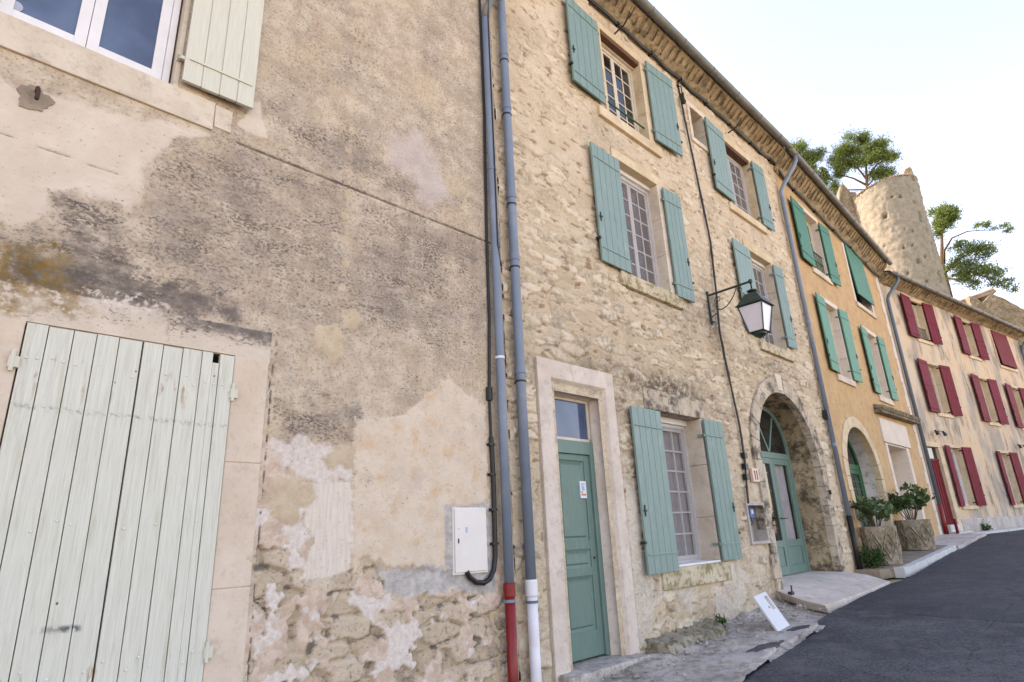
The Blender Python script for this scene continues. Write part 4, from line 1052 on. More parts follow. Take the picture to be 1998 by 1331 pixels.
# niche for the open meter cabinet
m = MB(); m.box(9.68, 9.72, -.03, .22, -.27, .38).box(10.28, 10.325, -.03, .22, -.27, .38).box(9.72, 10.28, -.032, .22, -.27, -.222).box(9.72, 10.28, -.032, .22, .331, .38).box(9.72, 10.28, .2, .225, -.222, .331)
m.build('niche_frame', 'cement_grey', stone, .006)
# iron stays between the wall head and the gutter
for x, z in ((7.55, 8.46), (11.75, 8.42)):
    MB().tube([(x, .05, z), (x, -.2, z + .05), (x - .02, -.33, z + .13), (x - .02, -.36, z + .2)], .016, 6).build('iron_stay', 'rusty_iron', stone)
# ================================================================== 3  THE OCHRE HOUSE
YO = 1.0; OL = 8.55
och = empty('ochre_house', (14.2, 0, -1.0), YO, 'ochre plastered house with bright green shutters, a whitewashed arched entry and a shop doorway', 'house', frame=(0, 0, -1.0))
FO = Matrix.Translation((14.2, 0, 0)) @ Matrix.Rotation(R(YO), 4, 'Z')
def flat_wall(amp=.01, f=1.2, sd=80):
    def fn(X, Z):
        h = amp * fbm(X * f, Z * f, 4, sd) + .004 * fbm(X * 7, Z * 7, 3, sd + 1)
        z = np.zeros(X.shape); return h, {'wear_one': (z, z, z, z)}
    return fn
OAX, OAR, OAZ = 2.02, 1.26, .98
def och_arch(x, z): return ((np.abs(x - OAX) < OAR) & (z < OAZ)) | (np.hypot(x - OAX, z - OAZ) < OAR)
WIN_O = [(1.52, 2.66, 6.28, 8.02), (5.02, 6.7, 6.2, 8.15), (1.62, 2.66, 3.44, 5.4), (5.05, 6.15, 3.36, 5.32)]
SHOP = (4.5, 6.75, -.8, 2.0)
wall_grid('wall', axis(0.0, OL, lambda p: .05, [v for w in WIN_O for v in w[:2]] + list(SHOP[:2])), axis(-1.4, 8.5, lambda p: .05, [v for w in WIN_O for v in w[2:]] + [SHOP[3]]),
          WIN_O + [(SHOP[0], SHOP[1], -2, SHOP[3]), och_arch], flat_wall(), 'ochre_plaster', och)
shell(och, 0, OL, -1.4, 8.3, 8.6, 'ochre_plaster', left=False)
eave(och, 0, OL, 8.52, 7.98, 8.9, 8.36, rows=2)
for i, a in enumerate(WIN_O):
    if i == 1: continue
    surround(och, *a, .16, .1, .13, .13, 'pale_render', .014, (.16, .16, .05), 'dressed_stone')
    window(och, *a, .16, 2, 3, 'frame_worn', 'shade_painted_glass' if i == 0 else 'clear_glass', curtain='beige_blind')
m = MB()
for zz in (6.4, 6.66, 6.92): m.box(1.54, 2.64, .04, .07, zz, zz + .022)
for k in range(9): xx = 1.6 + k * .125; m.box(xx, xx + .014, .048, .062, 6.3, 6.94)
m.build('window_rail', 'deep_green_paint', och)
for (x0, x1, z0, z1, hg, sw, b, mt) in ((.58, 1.5, 6.25, 7.98, 'r', 2, 5, 'green_paint'), (2.68, 3.3, 6.2, 7.98, 'l', 4, 4, 'green_paint'), (.96, 1.6, 3.46, 5.42, 'r', 2, 4, 'green_paint'), (2.7, 3.28, 3.46, 5.42, 'l', 3, 4, 'green_paint'),
                                    (4.42, 5.03, 3.38, 5.32, 'r', 2, 4, 'green_paint'), (6.18, 6.72, 3.4, 5.36, 'l', 3, 4, 'green_paint')):
    if z0 > 6: mt = 'closed_green_paint'
    board_shutter(och, x0, x1, z0, z1, mt, hg, sw, b, y=-.045, rails=(.12, .88), iron=mt)
# the shutter that hangs closed, propped out at the foot like an awning
a = WIN_O[1]; surround(och, *a, .2, .16, .14, .12, 'pale_render', .014, (.14, .12, .05), 'dressed_stone')
xf = Matrix.Translation((0, -.02, 8.12)) @ Matrix.Rotation(R(-2), 4, 'X') @ Matrix.Translation((0, .02, -8.12))
m = MB(xf)
for k in range(9): w = 1.62 / 9; m.box(5.05 + k * w + .003, 5.05 + (k + 1) * w - .003, -.045, -.01, 6.46, 8.12)
m.box(5.06, 6.66, -.03, -.015, 6.47, 8.1)
o = m.build('closed_shutter', 'closed_green_paint', och, .003); o['label'] = 'deep green shutter closed and propped out at its foot'
MB().box(5.02, 6.7, .25, .27, 6.2, 8.15).build('dark_backing', 'room_shade_paint', och)  # dark sheet painted for the shade behind the shutter
# arched entry
arch_ring(och, OAX, 1.2, 1.46, OAZ, -.95, -.03, .14, 'warm_stone', lw=.2, n=11)
vault(och, OAX, 1.202, OAZ, -.95, .12, .42, 'arch_plaster', to=(2.1, 1.02, 1.1))
arched_door(och, 2.1, 1.015, 1.1, -.78, 1.3, .36, 'deep_green_paint', 'shade_painted_glass', bars=True)
# shop doorway with a blank fascia and a weathered canopy
for q_ in ((4.42, 4.62), (6.6, 6.85)): MB().box(q_[0], q_[1], -.02, .5, -.85, 2.0).build('stone_jamb', 'pale_render', och, .01)
o = MB().box(4.28, 7.05, -.05, .12, 2.004, 2.66).build('fascia', 'pale_render', och, .01); o['label'] = 'blank white fascia board over the shop doorway'
m = MB(); m.box(4.62, 6.6, .5, .54, -.85, 2.0); m.build('recess_wall', 'pale_render', och)
MB().box(4.62, 6.6, 0, .5, 1.96, 2.0).build('recess_ceiling', 'pale_render', och)
m = MB(); vs = []; nx = 40
m.prism([(4.1, 2.76), (8.35, 2.84), (8.35, 2.92), (4.1, 2.86)], -.2, .02)
o = m.build('canopy', 'ruin_stone', och, .02)
for k in range(24): MB().tube([(4.2 + k * .175, -.24, 2.885 + k * .0024 + random.uniform(-.01, .01)), (4.2 + k * .175, .02, 2.96 + k * .0024)], .07, 8).build('canopy_tile', 'ruin_stone', o)
# quoin strip at the far corner
m = MB(); z = -1.0; k = 0
while z < 7.9:
    m.box(8.22 - (.1 if k % 2 else 0), 8.5, -.02, .05, z + .003, z + .397); z += .4; k += 1
m.build('corner_quoin', 'pale_render', och, .006)

# ================================================================== 4  THE HOUSE WITH BURGUNDY SHUTTERS
YR = -9.0
ox, oy = 14.2 + 8.6 * math.cos(R(YO)), 8.6 * math.sin(R(YO))
RL = 13.6
red = empty('red_shuttered_house', (ox, oy, -.55), YR, 'stained limewashed house with burgundy shutters on three floors and a red door', 'house', frame=(0, 0, -.55))
FR = Matrix.Translation((ox, oy, 0)) @ Matrix.Rotation(R(YR), 4, 'Z')
WIN_R = []
colx = [(2.08, 3.1), (6.72, 7.7)]
for (a, b) in colx + [(10.35, 11.3)]:
    for (c, d) in ((6.1, 7.62), (3.42, 5.2), (.34, 2.25)):
        if a > 10 and c > 6: WIN_R.append((10.1, 11.95, 6.12, 7.75))
        elif a > 10 and c < 1: continue
        else: WIN_R.append((a, b, c, d))
DOOR_R = (.35, 1.25, -.45, 2.2); DOOR_R2 = (9.6, 10.5, -.35, 2.0)
xs_keys = [v for w in WIN_R for v in w[:2]] + [.35, 1.25, 9.6, 10.5]; zs_keys = [v for w in WIN_R for v in w[2:]] + [2.2, 2.0]
wall_grid('wall', axis(0, RL, lambda p: .07, xs_keys), axis(-1.2, 7.82, lambda p: .07, zs_keys), WIN_R + [(.35, 1.25, -2, 2.2), (9.6, 10.5, -2, 2.0)], flat_wall(.02, .8, 90), 'stained_limewash', red)
shell(red, 0, RL, -1.2, 7.7, 8.0, 'stained_limewash')
eave(red, -.05, RL, 7.82, 7.78, 8.05, 7.98, out=.4, rows=2, roof_deep=4.2, pitch=.22)
for w in WIN_R:
    a, b, c, d = w
    closed = a > 10 and c > 6
    surround(red, a, b, c, d, .18, .08, .1, .1 if c < 6 else .06, 'warm_stone', .012, (.12, .14, .05), 'warm_stone')
    if closed:
        xf = Matrix.Translation((0, -.02, 7.72)) @ Matrix.Rotation(R(-2), 4, 'X') @ Matrix.Translation((0, .02, -7.72))
        m = MB(xf)
        for k in range(8): q = 1.85 / 8; m.box(10.1 + k * q + .003, 10.1 + (k + 1) * q - .003, -.045, -.01, 6.16, 7.74)
        m.box(10.11, 11.94, -.03, -.015, 6.17, 7.73)
        o = m.build('closed_shutter', 'crimson_paint', red, .003); o['label'] = 'crimson shutter closed over its window'
        MB().box(a, b, .2, .22, c, d).build('dark_backing', 'room_shade_paint', red); continue  # dark sheet in place of the shaded room
    window(red, a, b, c, d, .18, 2, 3, 'frame_worn' if c > 1 else 'grey_frame', 'clear_glass', curtain='beige_blind' if c > 3 else 'curtain_cloth')
    lx0 = a - (.84 if c > 3 else .42); rx1 = b + (.7 if c > 3 else .62)
    for (x0, x1, hg) in ((lx0, a - .02, 'r'), (b + .03, rx1, 'l')):
        xf0 = 6 if hg == 'l' else 3
        o = board_shutter(red, x0, x1, c - .02, d + .04, 'burgundy_paint', hg, xf0, 3, y=-.05, rails=(.06, .5, .94), iron='burgundy_paint')
for (a, b) in (colx[0],):
    for k, (c, hh) in enumerate(((6.12, .5),)):
        m = MB(); m.box(a + .02, b - .02, .03, .05, c + .46, c + .48).box(a + .02, b - .02, .03, .05, c + .08, c + .1)
        for q in range(8): xx = a + .06 + q * .125; m.box(xx, xx + .014, .033, .047, c, c + .48)
        m.build('window_rail', 'dark_iron', red)
# red door, its worn jambs and a white step
surround(red, .35, 1.25, -.45, 2.2, .1, .12, .3, .16, 'warm_stone', .03, blocks=5)
m = MB(); m.box(.36, 1.24, .06, .1, -.2, 1.75).box(.36, 1.24, .04, .11, 1.75, 1.83)
for k in range(1, 5): m.box(.36 + k * .176 - .012, .36 + k * .176 + .012, .048, .06, -.2, 1.75)
o = m.build('door', 'crimson_paint', red, .004)
MB().box(.36, 1.24, .07, .08, 1.83, 2.2).build('glass_pane', 'shade_painted_glass', o)
m = MB(); m.box(.3, 1.5, -.3, .3, -.8, -.44).box(.36, 1.2, -.12, .3, -.44, -.22); m.build('doorstep', 'kerb_paint', red, .02)
m = MB(); m.box(.22, .3, -.34, -.28, -.8, -.05).box(.22, 1.35, -.34, -.3, -.62, -.5); m.build('boot_scraper', 'crimson_paint', red, .004)
surround(red, 9.6, 10.5, -.4, 2.0, .3, .12, .14, .14, 'warm_stone', .03, blocks=5)
m = MB(); m.box(9.61, 10.49, .2, .25, -.4, 1.98)
for k in range(1, 6): m.box(9.61 + k * .147 - .01, 9.61 + k * .147 + .01, .19, .2, -.4, 1.98)
m.build('door', 'crimson_paint', red, .004)
MB().box(1.55, 13.5, -.07, .05, -1.1, -.06).build('plinth', 'cement_grey', red, .03)

# ------------------------------------------------------------------ the last house at the edge of the picture
last = empty('grey_house', tuple(FR @ Vector((RL + .06, 0, -.5))), YR, 'grey limewashed house front beyond the burgundy shutters, at the end of the row', 'house', frame=(0, 0, -.5))
wall_grid('wall', axis(0, 9, lambda p: .12, [2.2, 3.1, 6, 6.9]), axis(-1.2, 7.1, lambda p: .12, [5.4, 6.9, 2.6, 4.2, .3, 2]), [(a, b, c, d) for a, b in ((2.2, 3.1), (6, 6.9)) for c, d in ((5.4, 6.9), (2.6, 4.2), (.3, 2))], flat_wall(.02, .8, 95), 'grey_limewash', last)
shell(last, 0, 9, -1.2, 7.0, 7.6, 'grey_limewash')
eave(last, 0, 9, 7.1, 7.1, 7.35, 7.35, out=.38, rows=1, roof_deep=4)
for a, b in ((2.2, 3.1), (6, 6.9)):
    for c, d in ((5.4, 6.9), (2.6, 4.2), (.3, 2)):
        surround(last, a, b, c, d, .18, .1, .1, .1, 'warm_stone', .012, (.12, .12, .04))
        window(last, a, b, c, d, .18, 2, 3, 'frame_worn', 'shade_painted_glass')

# ================================================================== THINGS FIXED TO THE HOUSES
def thing(name, loc, label, cat, group=None): return empty(name, loc, 0, label, cat, group)
def collar(parent, x, y, z, r, h, mat): MB().lathe([(r, z - h / 2), (r + .006, z - h / 2 + .004), (r + .006, z + h / 2 - .004), (r, z + h / 2)], x, y, 18).build('collar', mat, parent, smooth=False)
# two grey drainpipes between the near houses
x, y = 4.31, -.085
p = thing('drainpipe', (x, y, gz(x)), 'grey drainpipe with a dark red foot at the plaster edge', 'drainpipe', 'drainpipes on the house fronts')
MB().tube([(x, y, -.4), (x, y, 1.2), (x - .004, y, 3.2), (x - .008, y, 5.2), (x - .01, y, 6.55)], .0475, 20).build('pipe', 'zinc_pipe', p, smooth=True)
MB().tube([(x - .01, y, 6.5), (x - .005, y - .005, 6.62), (x + .03, y - .02, 6.74), (x + .15, y - .1, 7.1), (x + .19, y - .14, 7.3), (x + .2, y - .2, 9.3)], .05, 18).build('elbow', 'gutter_zinc', p, smooth=True)
MB().tube([(x, y, -2.0), (x, y, -.5)], .0505, 20).build('foot_pipe', 'red_pipe', p, smooth=True)
MB().lathe([(.05, -.53), (.058, -.52), (.058, -.41), (.05, -.4)], x, y, 20).build('socket', 'red_pipe', p)
collar(p, x, y, -.565, .051, .03, 'zinc_pipe'); collar(p, x - .002, y, 1.85, .048, .03, 'white_pipe'); collar(p, x - .006, y, 4.2, .048, .03, 'zinc_pipe')
x, y = 4.605, -.09
p = thing('drainpipe', (x, y, gz(x)), 'grey drainpipe with a white foot beside the panelled door', 'drainpipe', 'drainpipes on the house fronts')
MB().tube([(x, y, -.4), (x, y, 2.0), (x + .003, y, 5), (x - .003, y, 7.3), (x - .003, y - .03, 7.6), (x, y - .3, 8.6), (x, y - .36, 8.95)], .055, 20).build('pipe', 'zinc_pipe', p, smooth=True)
MB().tube([(x, y, -2.0), (x, y, -.5)], .054, 20).build('foot_pipe', 'white_pipe', p, smooth=True)
MB().lathe([(.052, -.56), (.064, -.54), (.064, -.41), (.056, -.395)], x, y, 20).build('socket', 'white_pipe', p)
collar(p, x, y, -.6, .055, .025, 'blue_grey_pipe')
for z in (1.75, 3.12, 3.95, 5.25, 6.1): collar(p, x, y, z, .056, .07, 'zinc_pipe'); collar(p, x, y, z - .12, .056, .022, 'dark_iron'); 
m = MB()
for z in (1.63, 3.0, 3.83, 5.13): m.box(x - .01, x + .01, y, .04, z - .012, z + .012)
m.build('wall_bracket', 'dark_iron', p)
# pipe between stone and ochre house
xf = lambda s, yy, z: tuple(FO @ Vector((s, yy, z)))
p = thing('drainpipe', (14.12, -.1, gz(14.1)), 'slim grey drainpipe where the rubble wall meets the ochre plaster', 'drainpipe', 'drainpipes on the house fronts')
MB().tube([(14.5, -.47, 8.85), (14.5, -.47, 8.7), (14.46, -.42, 8.58), (14.2, -.16, 8.02), (14.14, -.09, 7.85), (14.14, -.085, 7.5), (14.14, -.085, .12)], .05, 16).build('pipe', 'zinc_pipe', p, smooth=True)
MB().tube([(14.14, -.085, -1.1), (14.14, -.085, .13)], .056, 16).build('foot_pipe', 'black_rubber', p, smooth=True)
for z in (1.6, 4.4, 6.9): collar(p, 14.14, -.085, z, .051, .09, 'zinc_pipe')
MB().box(14.04, 14.1, -.12, .0, 2.15, 2.35).build('wall_bracket', 'dark_iron', p, .004)
q = lambda s, yy, z: tuple(FR @ Vector((s, yy, z)))
p = thing('drainpipe', q(.08, -.12, -.5), 'dark blue grey drainpipe where the ochre house meets the burgundy shuttered house', 'drainpipe', 'drainpipes on the house fronts')
MB().tube([q(.5, -.42, 8.0), q(.5, -.42, 7.88), q(.44, -.38, 7.78), q(.16, -.15, 7.35), q(.1, -.1, 7.2), q(.1, -.09, 6.8), q(.06, -.09, .4)], .055, 16).build('pipe', 'blue_grey_pipe', p, smooth=True)
MB().tube([q(.06, -.09, .41), q(.04, -.09, -.6)], .062, 16).build('foot_pipe', 'red_pipe', p, smooth=True)
p = thing('drainpipe', q(13.4, -.12, -.5), 'thin blue grey drainpipe at the far corner of the burgundy shuttered house', 'drainpipe', 'drainpipes on the house fronts')
MB().tube([q(13.5, -.42, 7.95), q(13.5, -.42, 7.8), q(13.45, -.15, 7.4), q(13.42, -.09, 7.2), q(13.4, -.09, -.5)], .055, 12).build('pipe', 'blue_grey_pipe', p, smooth=True)

# black cable down to the white electricity box on the plaster wall
o = MB().tube([(4.262, -.03, 9.0), (4.26, -.03, 6.9), (4.266, -.03, 5.0), (4.24, -.02, 3.3), (4.235, -.02, 2.3), (4.2, -.02, 1.5)], .016, 8)
o.tube([(4.19, -.025, 1.52), (4.19, -.025, 1.38)], .035, 8)
o.tube([(4.195, -.02, 1.4), (4.2, -.02, .98)], .014, 8)
o.tube([(4.2, -.022, 1.0), (4.21, -.022, .5), (4.2, -.024, .0), (4.195, -.026, -.15), (4.165, -.03, -.28), (4.11, -.03, -.355), (4.03, -.03, -.385), (3.94, -.03, -.37), (3.86, -.03, -.32), (3.83, -.03, -.27)], .024, 10)
for z in (.92, .62, .28, -.04): o.box(4.15, 4.225, -.05, .0, z - .012, z + .012)
c = o.build('power_cable', 'black_rubber', None, smooth=False); c['_o'] = [0, 0, 0]
tag(c, 'thick black cable clipped beside the grey drainpipe and looping into the white wall box', 'cable')
c = MB().tube([(4.33, -.14, 9.0), (4.335, -.145, 7.3), (4.3, -.137, 6.5), (4.302, -.138, 4.5), (4.3, -.138, 3.2), (4.325, -.12, 3.0), (4.4, -.06, 2.98), (4.42, -.03, 3.3), (4.41, -.02, 4.2)], .009, 6).build('thin_cable', 'black_rubber')
tag(c, 'thin black wire strapped to the front of the grey drainpipe', 'cable')
b = thing('electricity_box', (3.9, -.02, -.3), 'small white metal box recessed in the plaster wall at the end of the black cable', 'electricity box')
m = MB(); m.box(3.68, 4.1, -.022, .1, -.295, .3); m.build('box_frame', 'box_white', b, .006)
MB().box(3.695, 4.085, -.036, -.0235, -.275, .285).build('box_door', 'box_white', b, .005)
k = MB(); k.box(3.727, 3.737, -.044, -.036, -.02, .02); k.build('lock', 'dark_iron', b, .002)
MB().box(3.82, 3.845, -.0375, -.0355, .07, .12).box(3.73, 3.745, -.0375, -.0355, .1, .115).build('faded_mark', 'ink_blue', b)
# iron hook with its patch of mortar under the upper window
h = thing('iron_hook', (.13, -.0, 2.95), 'rusty iron hook in a patch of rough mortar below the upper window', 'hook')
n = 26; pts = []
for k in range(n):
    th = 2 * math.pi * k / n; r = .105 * (1 + .12 * math.sin(3 * th + 1) + .1 * math.sin(5 * th) + .08 * math.sin(11 * th)); pts.append((.125 + r * math.cos(th) * .9, 2.98 + r * math.sin(th) * .9))
MB().prism(pts, -.012, .01).build('mortar_patch', 'brown_pavement', h, .004)
MB().tube([(.13, .0, 3.03), (.13, -.07, 3.03), (.135, -.085, 3.0), (.135, -.085, 2.93)], .013, 8).build('hook', 'rusty_iron', h)
# overhead cable hung along the wall head, and its pulley
c = MB()
pts = [(5.2 + 9 * k / 60, -.06 - .01 * math.sin(k * 1.1), 8.66 + .012 * math.sin(k * .9)) for k in range(61)]
pts += [xf(.1 + 8.3 * k / 40, -.07 - .012 * math.sin(k), 8.48 - .54 * k / 40 + .012 * math.sin(k * .8)) for k in range(1, 41)]
c.tube(pts, .021, 6); c.tube([(p_[0], p_[1] - .012, p_[2] + .03) for p_ in pts], .013, 5)
for k in range(2, 100, 7): p_ = pts[k]; c.box(p_[0] - .012, p_[0] + .012, p_[1] - .03, .05, p_[2] - .03, p_[2] + .05)
c = c.build('eave_cable', 'black_rubber'); tag(c, 'pair of black cables clipped along the wall just under the eaves', 'cable')
def wire(pts, r, amp=.012):
    P = []
    for a, b in zip(pts[:-1], pts[1:]):
        for t in np.linspace(0, 1, 7)[:-1]: P.append(tuple(a[i] + (b[i] - a[i]) * t + (random.uniform(-amp, amp) * .25 if i < 2 else 0) for i in range(3)))
    return P + [pts[-1]]
w = MB(); wp = [(9.62, -.03, 8.6), (9.66, -.04, 7.6), (9.8, -.04, 6.2), (9.9, -.04, 5.1), (9.78, -.05, 4.1), (9.66, -.05, 3.3), (9.74, -.05, 2.4), (9.84, -.05, 1.6), (9.82, -.05, 1.1), (9.76, -.05, .75), (9.72, -.04, .36)]
w.tube(wire(wp, 0), .014, 6); w.tube(wire([(a + .02, b - .006, c_) for a, b, c_ in wp], 0), .009, 5)
for z in (1.13, .95, .78): xx = float(np.interp(-z, [-8.6, -1.6, -1.1, -.75, -.36], [9.6, 9.84, 9.82, 9.76, 9.72])); w.box(xx - .04, xx + .05, -.09, -.02, z - .05, z + .045)
w = w.build('service_wire', 'black_rubber'); tag(w, 'twisted black wire dropping down the rubble wall from the eaves to the open meter niche', 'cable')
pl = thing('pulley', (9.6, -.08, 8.0), 'iron pulley hook hanging from the eave at the top of the twisted black wire', 'pulley')
MB().tube([(9.6, -.02, 8.5), (9.6, -.1, 8.42), (9.6, -.1, 8.25)], .012, 6).build('hook', 'dark_iron', pl)
k = MB(); k.box(9.58, 9.62, -.13, -.07, 8.02, 8.26); k.tube([(9.57, -.1, 8.06), (9.63, -.1, 8.06)], .05, 14); k.build('wheel_block', 'dark_iron', pl, .004)
# house number
hn = thing('house_number', (10.17, -.03, .72), 'pinkish tile with the number 11 in dark red beside the arched entrance', 'house number')
MB().box(10.04, 10.27, -.052, -.0, .71, .935).build('tile', 'plate_tile', hn, .006)
m = MB()
for xx in (10.105, 10.185):
    m.box(xx, xx + .026, -.056, -.0525, .755, .895).box(xx - .014, xx, -.056, -.0525, .868, .885).box(xx - .012, xx + .038, -.0561, -.0524, .748, .7545)
m.build('numeral', 'ink_red', hn)
# meters inside the open niche
mt = thing('meter_cabinet', (10.0, .1, -.22), 'open niche of electricity meters with white and blue boxes beside the arched entrance', 'meter')
MB().box(9.78, 9.97, .1, .19, .12, .3).build('meter', 'paper_white', mt, .008)
MB().box(10.0, 10.17, .08, .19, .14, .3).build('meter', 'meter_blue', mt, .008)
MB().box(10.03, 10.1, .07, .085, .2, .27).build('dial', 'paper_white', mt, .004)
MB().box(9.8, 9.98, .12, .19, -.1, .08).build('fuse_box', 'black_rubber', mt, .008)
MB().box(9.92, 9.96, .105, .125, .02, .06).build('breaker', 'paper_white', mt); MB().box(9.92, 9.95, .105, .125, -.06, -.03).build('breaker', 'paper_white', mt)
MB().box(9.84, 10.02, .12, .19, -.215, -.12).build('wood_block', 'brown_wood', mt)
w_ = MB(); w_.tube([(9.9, .12, .12), (9.91, .1, .1), (9.9, .13, .08)], .008, 6).tube([(10.08, .12, .14), (10.05, .1, .05), (9.97, .14, .0)], .008, 6); w_.build('wire', 'black_rubber', mt)
# door bell
d = thing('door_bell', (13.4, -.06, .55), 'small black door bell fixed to the right pier of the arched entrance', 'bell')
MB().box(13.4, 13.44, -.08, -.03, .55, .64).build('bell_body', 'dark_iron', d, .006)

# ------------------------------------------------------------------ street lantern
lx = 9.48; L = .81
ln = thing('wall_lantern', (lx, 0, 3.42), 'green iron lantern with frosted panes hanging from a scrolled wall bracket', 'street lamp')
m = MB(); m.box(lx - .022, lx + .022, -.05, -.015, 3.36, 3.98); m.tube([(lx, -.05, 3.42), (lx + .0, -.07, 3.38)], .014, 8)
br = m.build('bracket_plate', 'lantern_green', ln, .006)
m = MB(); m.tube([(lx, -.03, 3.9), (lx, -L, 3.905)], .019, 10).lathe([(.005, 3.86), (.03, 3.875), (.038, 3.905), (.03, 3.935), (.005, 3.95)], lx, -L, 14)
m.build('arm', 'lantern_green', ln)
m = MB(); pts = []
for k in range(26):
    t = k / 25; th = -math.pi * 2.2 * (1 - t); 
    if t < .45:
        u = t / .45; r = .02 + .045 * u; th = math.pi * (3.2 * u + .2); pts.append((lx, -.2 - r * math.cos(th), 3.78 + r * math.sin(th)))
    else:
        u = (t - .45) / .55; P0 = Vector((lx, -.13, 3.74)); P1 = Vector((lx, -.12, 3.5)); P2 = Vector((lx, -.38, 3.52)); P3 = Vector((lx, -.56, 3.88)); w0 = (1 - u)
        pts.append(tuple(P0 * w0 ** 3 + P1 * 3 * w0 * w0 * u + P2 * 3 * w0 * u * u + P3 * u ** 3))
m.tube(pts, .009, 6); m.tube([(lx, -.05, 3.5), (lx, -.1, 3.52), (lx, -.16, 3.54)], .009, 6)
for c0 in (-.6,):
    m.tube([(lx, c0 - .05 * math.cos(a_) * (1 - a_ / 9), 3.82 + .05 * math.sin(a_) * (1 - a_ / 9)) for a_ in np.linspace(0, 7, 18)], .008, 5)
m.build('scroll', 'lantern_green', ln)
cy = -L
def frus(m, z0, s0, z1, s1):
    a, b = s0 / 2, s1 / 2
    vs = [(lx - a, cy - a, z0), (lx + a, cy - a, z0), (lx + a, cy + a, z0), (lx - a, cy + a, z0), (lx - b, cy - b, z1), (lx + b, cy - b, z1), (lx + b, cy + b, z1), (lx - b, cy + b, z1)]
    return m.add(vs, [(3, 2, 1, 0), (4, 5, 6, 7)] + [(i, (i + 1) % 4, (i + 1) % 4 + 4, i + 4) for i in range(4)])
m = MB(); m.tube([(lx, cy, 3.87), (lx, cy, 3.74)], .014, 8); m.build('hanger', 'rusty_iron', ln)
m = MB(); m.lathe([(.04, 3.66), (.045, 3.7), (.085, 3.72), (.09, 3.735), (.06, 3.75), (.02, 3.77)], lx, cy, 16); frus(m, 3.475, .43, 3.67, .2); frus(m, 3.455, .47, 3.474, .45)
rf = m.build('lantern_roof', 'lantern_green', ln)
z0, z1, s0, s1 = 3.0, 3.45, .24, .40
g_ = frus(MB(), z0 + .01, s0 - .012, z1 - .004, s1 - .012).build('pane', 'lantern_glass', ln)
m = MB()
for sx_ in (-1, 1):
    for sy_ in (-1, 1): m.tube([(lx + sx_ * s0 / 2, cy + sy_ * s0 / 2, z0), (lx + sx_ * s1 / 2, cy + sy_ * s1 / 2, z1)], .012, 4)
for z_, s_ in ((z0, s0), (z1, s1)):
    h_ = s_ / 2
    for a_, b_ in (((-h_, -h_), (h_, -h_)), ((h_, -h_), (h_, h_)), ((h_, h_), (-h_, h_)), ((-h_, h_), (-h_, -h_))): m.tube([(lx + a_[0], cy + a_[1], z_), (lx + b_[0], cy + b_[1], z_)], .012, 4)
m.build('lantern_frame', 'lantern_green', ln)
MB().lathe([(.115, 3.0), (.105, 2.965), (.07, 2.93), (.02, 2.91)], lx, cy, 16).build('lantern_base', 'lantern_green', ln)
# two small wall lamps on the burgundy shuttered house
def spot(s, z, lab):
    t_ = thing('wall_lamp', q(s, -.05, z), lab, 'lamp', 'small lamps on the burgundy shuttered house')
    m = MB(FR); m.tube([(s, -.02, z), (s, -.1, z + .02)], .02, 8).tube([(s - .3, -.11, z), (s + .3, -.11, z + .03)], .012, 6); m.build('arm', 'dark_iron', t_)
    for e in (-.3, .3): MB(FR).tube([(s + e, -.1, z + .03), (s + e, -.14, z - .05), (s + e, -.16, z - .12)], [.03, .045, .06], 10).build('lamp_head', 'dark_iron', t_)
spot(1.45, 2.72, 'double black spotlight on an arm above the red door'); spot(9.2, 2.62, 'double black spotlight above the far doorway of the burgundy shuttered house')

# ------------------------------------------------------------------ leaning panel, planters, plants
pn = thing('leaning_panel', (8.35, -.85, gz(8.4)), 'white cabinet door with a grey label leaning against the wall foot by the entrance slab', 'panel')
A = Vector((8.13, -.93, -1.285)); B = Vector((8.6, -.9, -1.255)); U = (B - A).normalized()
up = Vector((-.0, .42, .72)); up = (up - U * up.dot(U)).normalized(); N_ = U.cross(up).normalized()
def pbox(u0, u1, v0, v1, w0, w1): 
    m = MB(); vs = [tuple(A + U * u + up * v + N_ * w) for u in (u0, u1) for v in (v0, v1) for w in (w0, w1)]
    return m.add(vs, [(0, 1, 3, 2), (4, 6, 7, 5), (0, 4, 5, 1), (2, 3, 7, 6), (0, 2, 6, 4), (1, 5, 7, 3)])
pbox(0, .42, 0, .5, -.03, 0).build('panel_board', 'panel_white', pn, .008)
pbox(.27, .37, .27, .45, -.0005, .003).build('label_plate', 'cement_grey', pn, .002); pbox(.2, .22, .3, .33, 0, .003).build('screw_hole', 'dark_iron', pn)
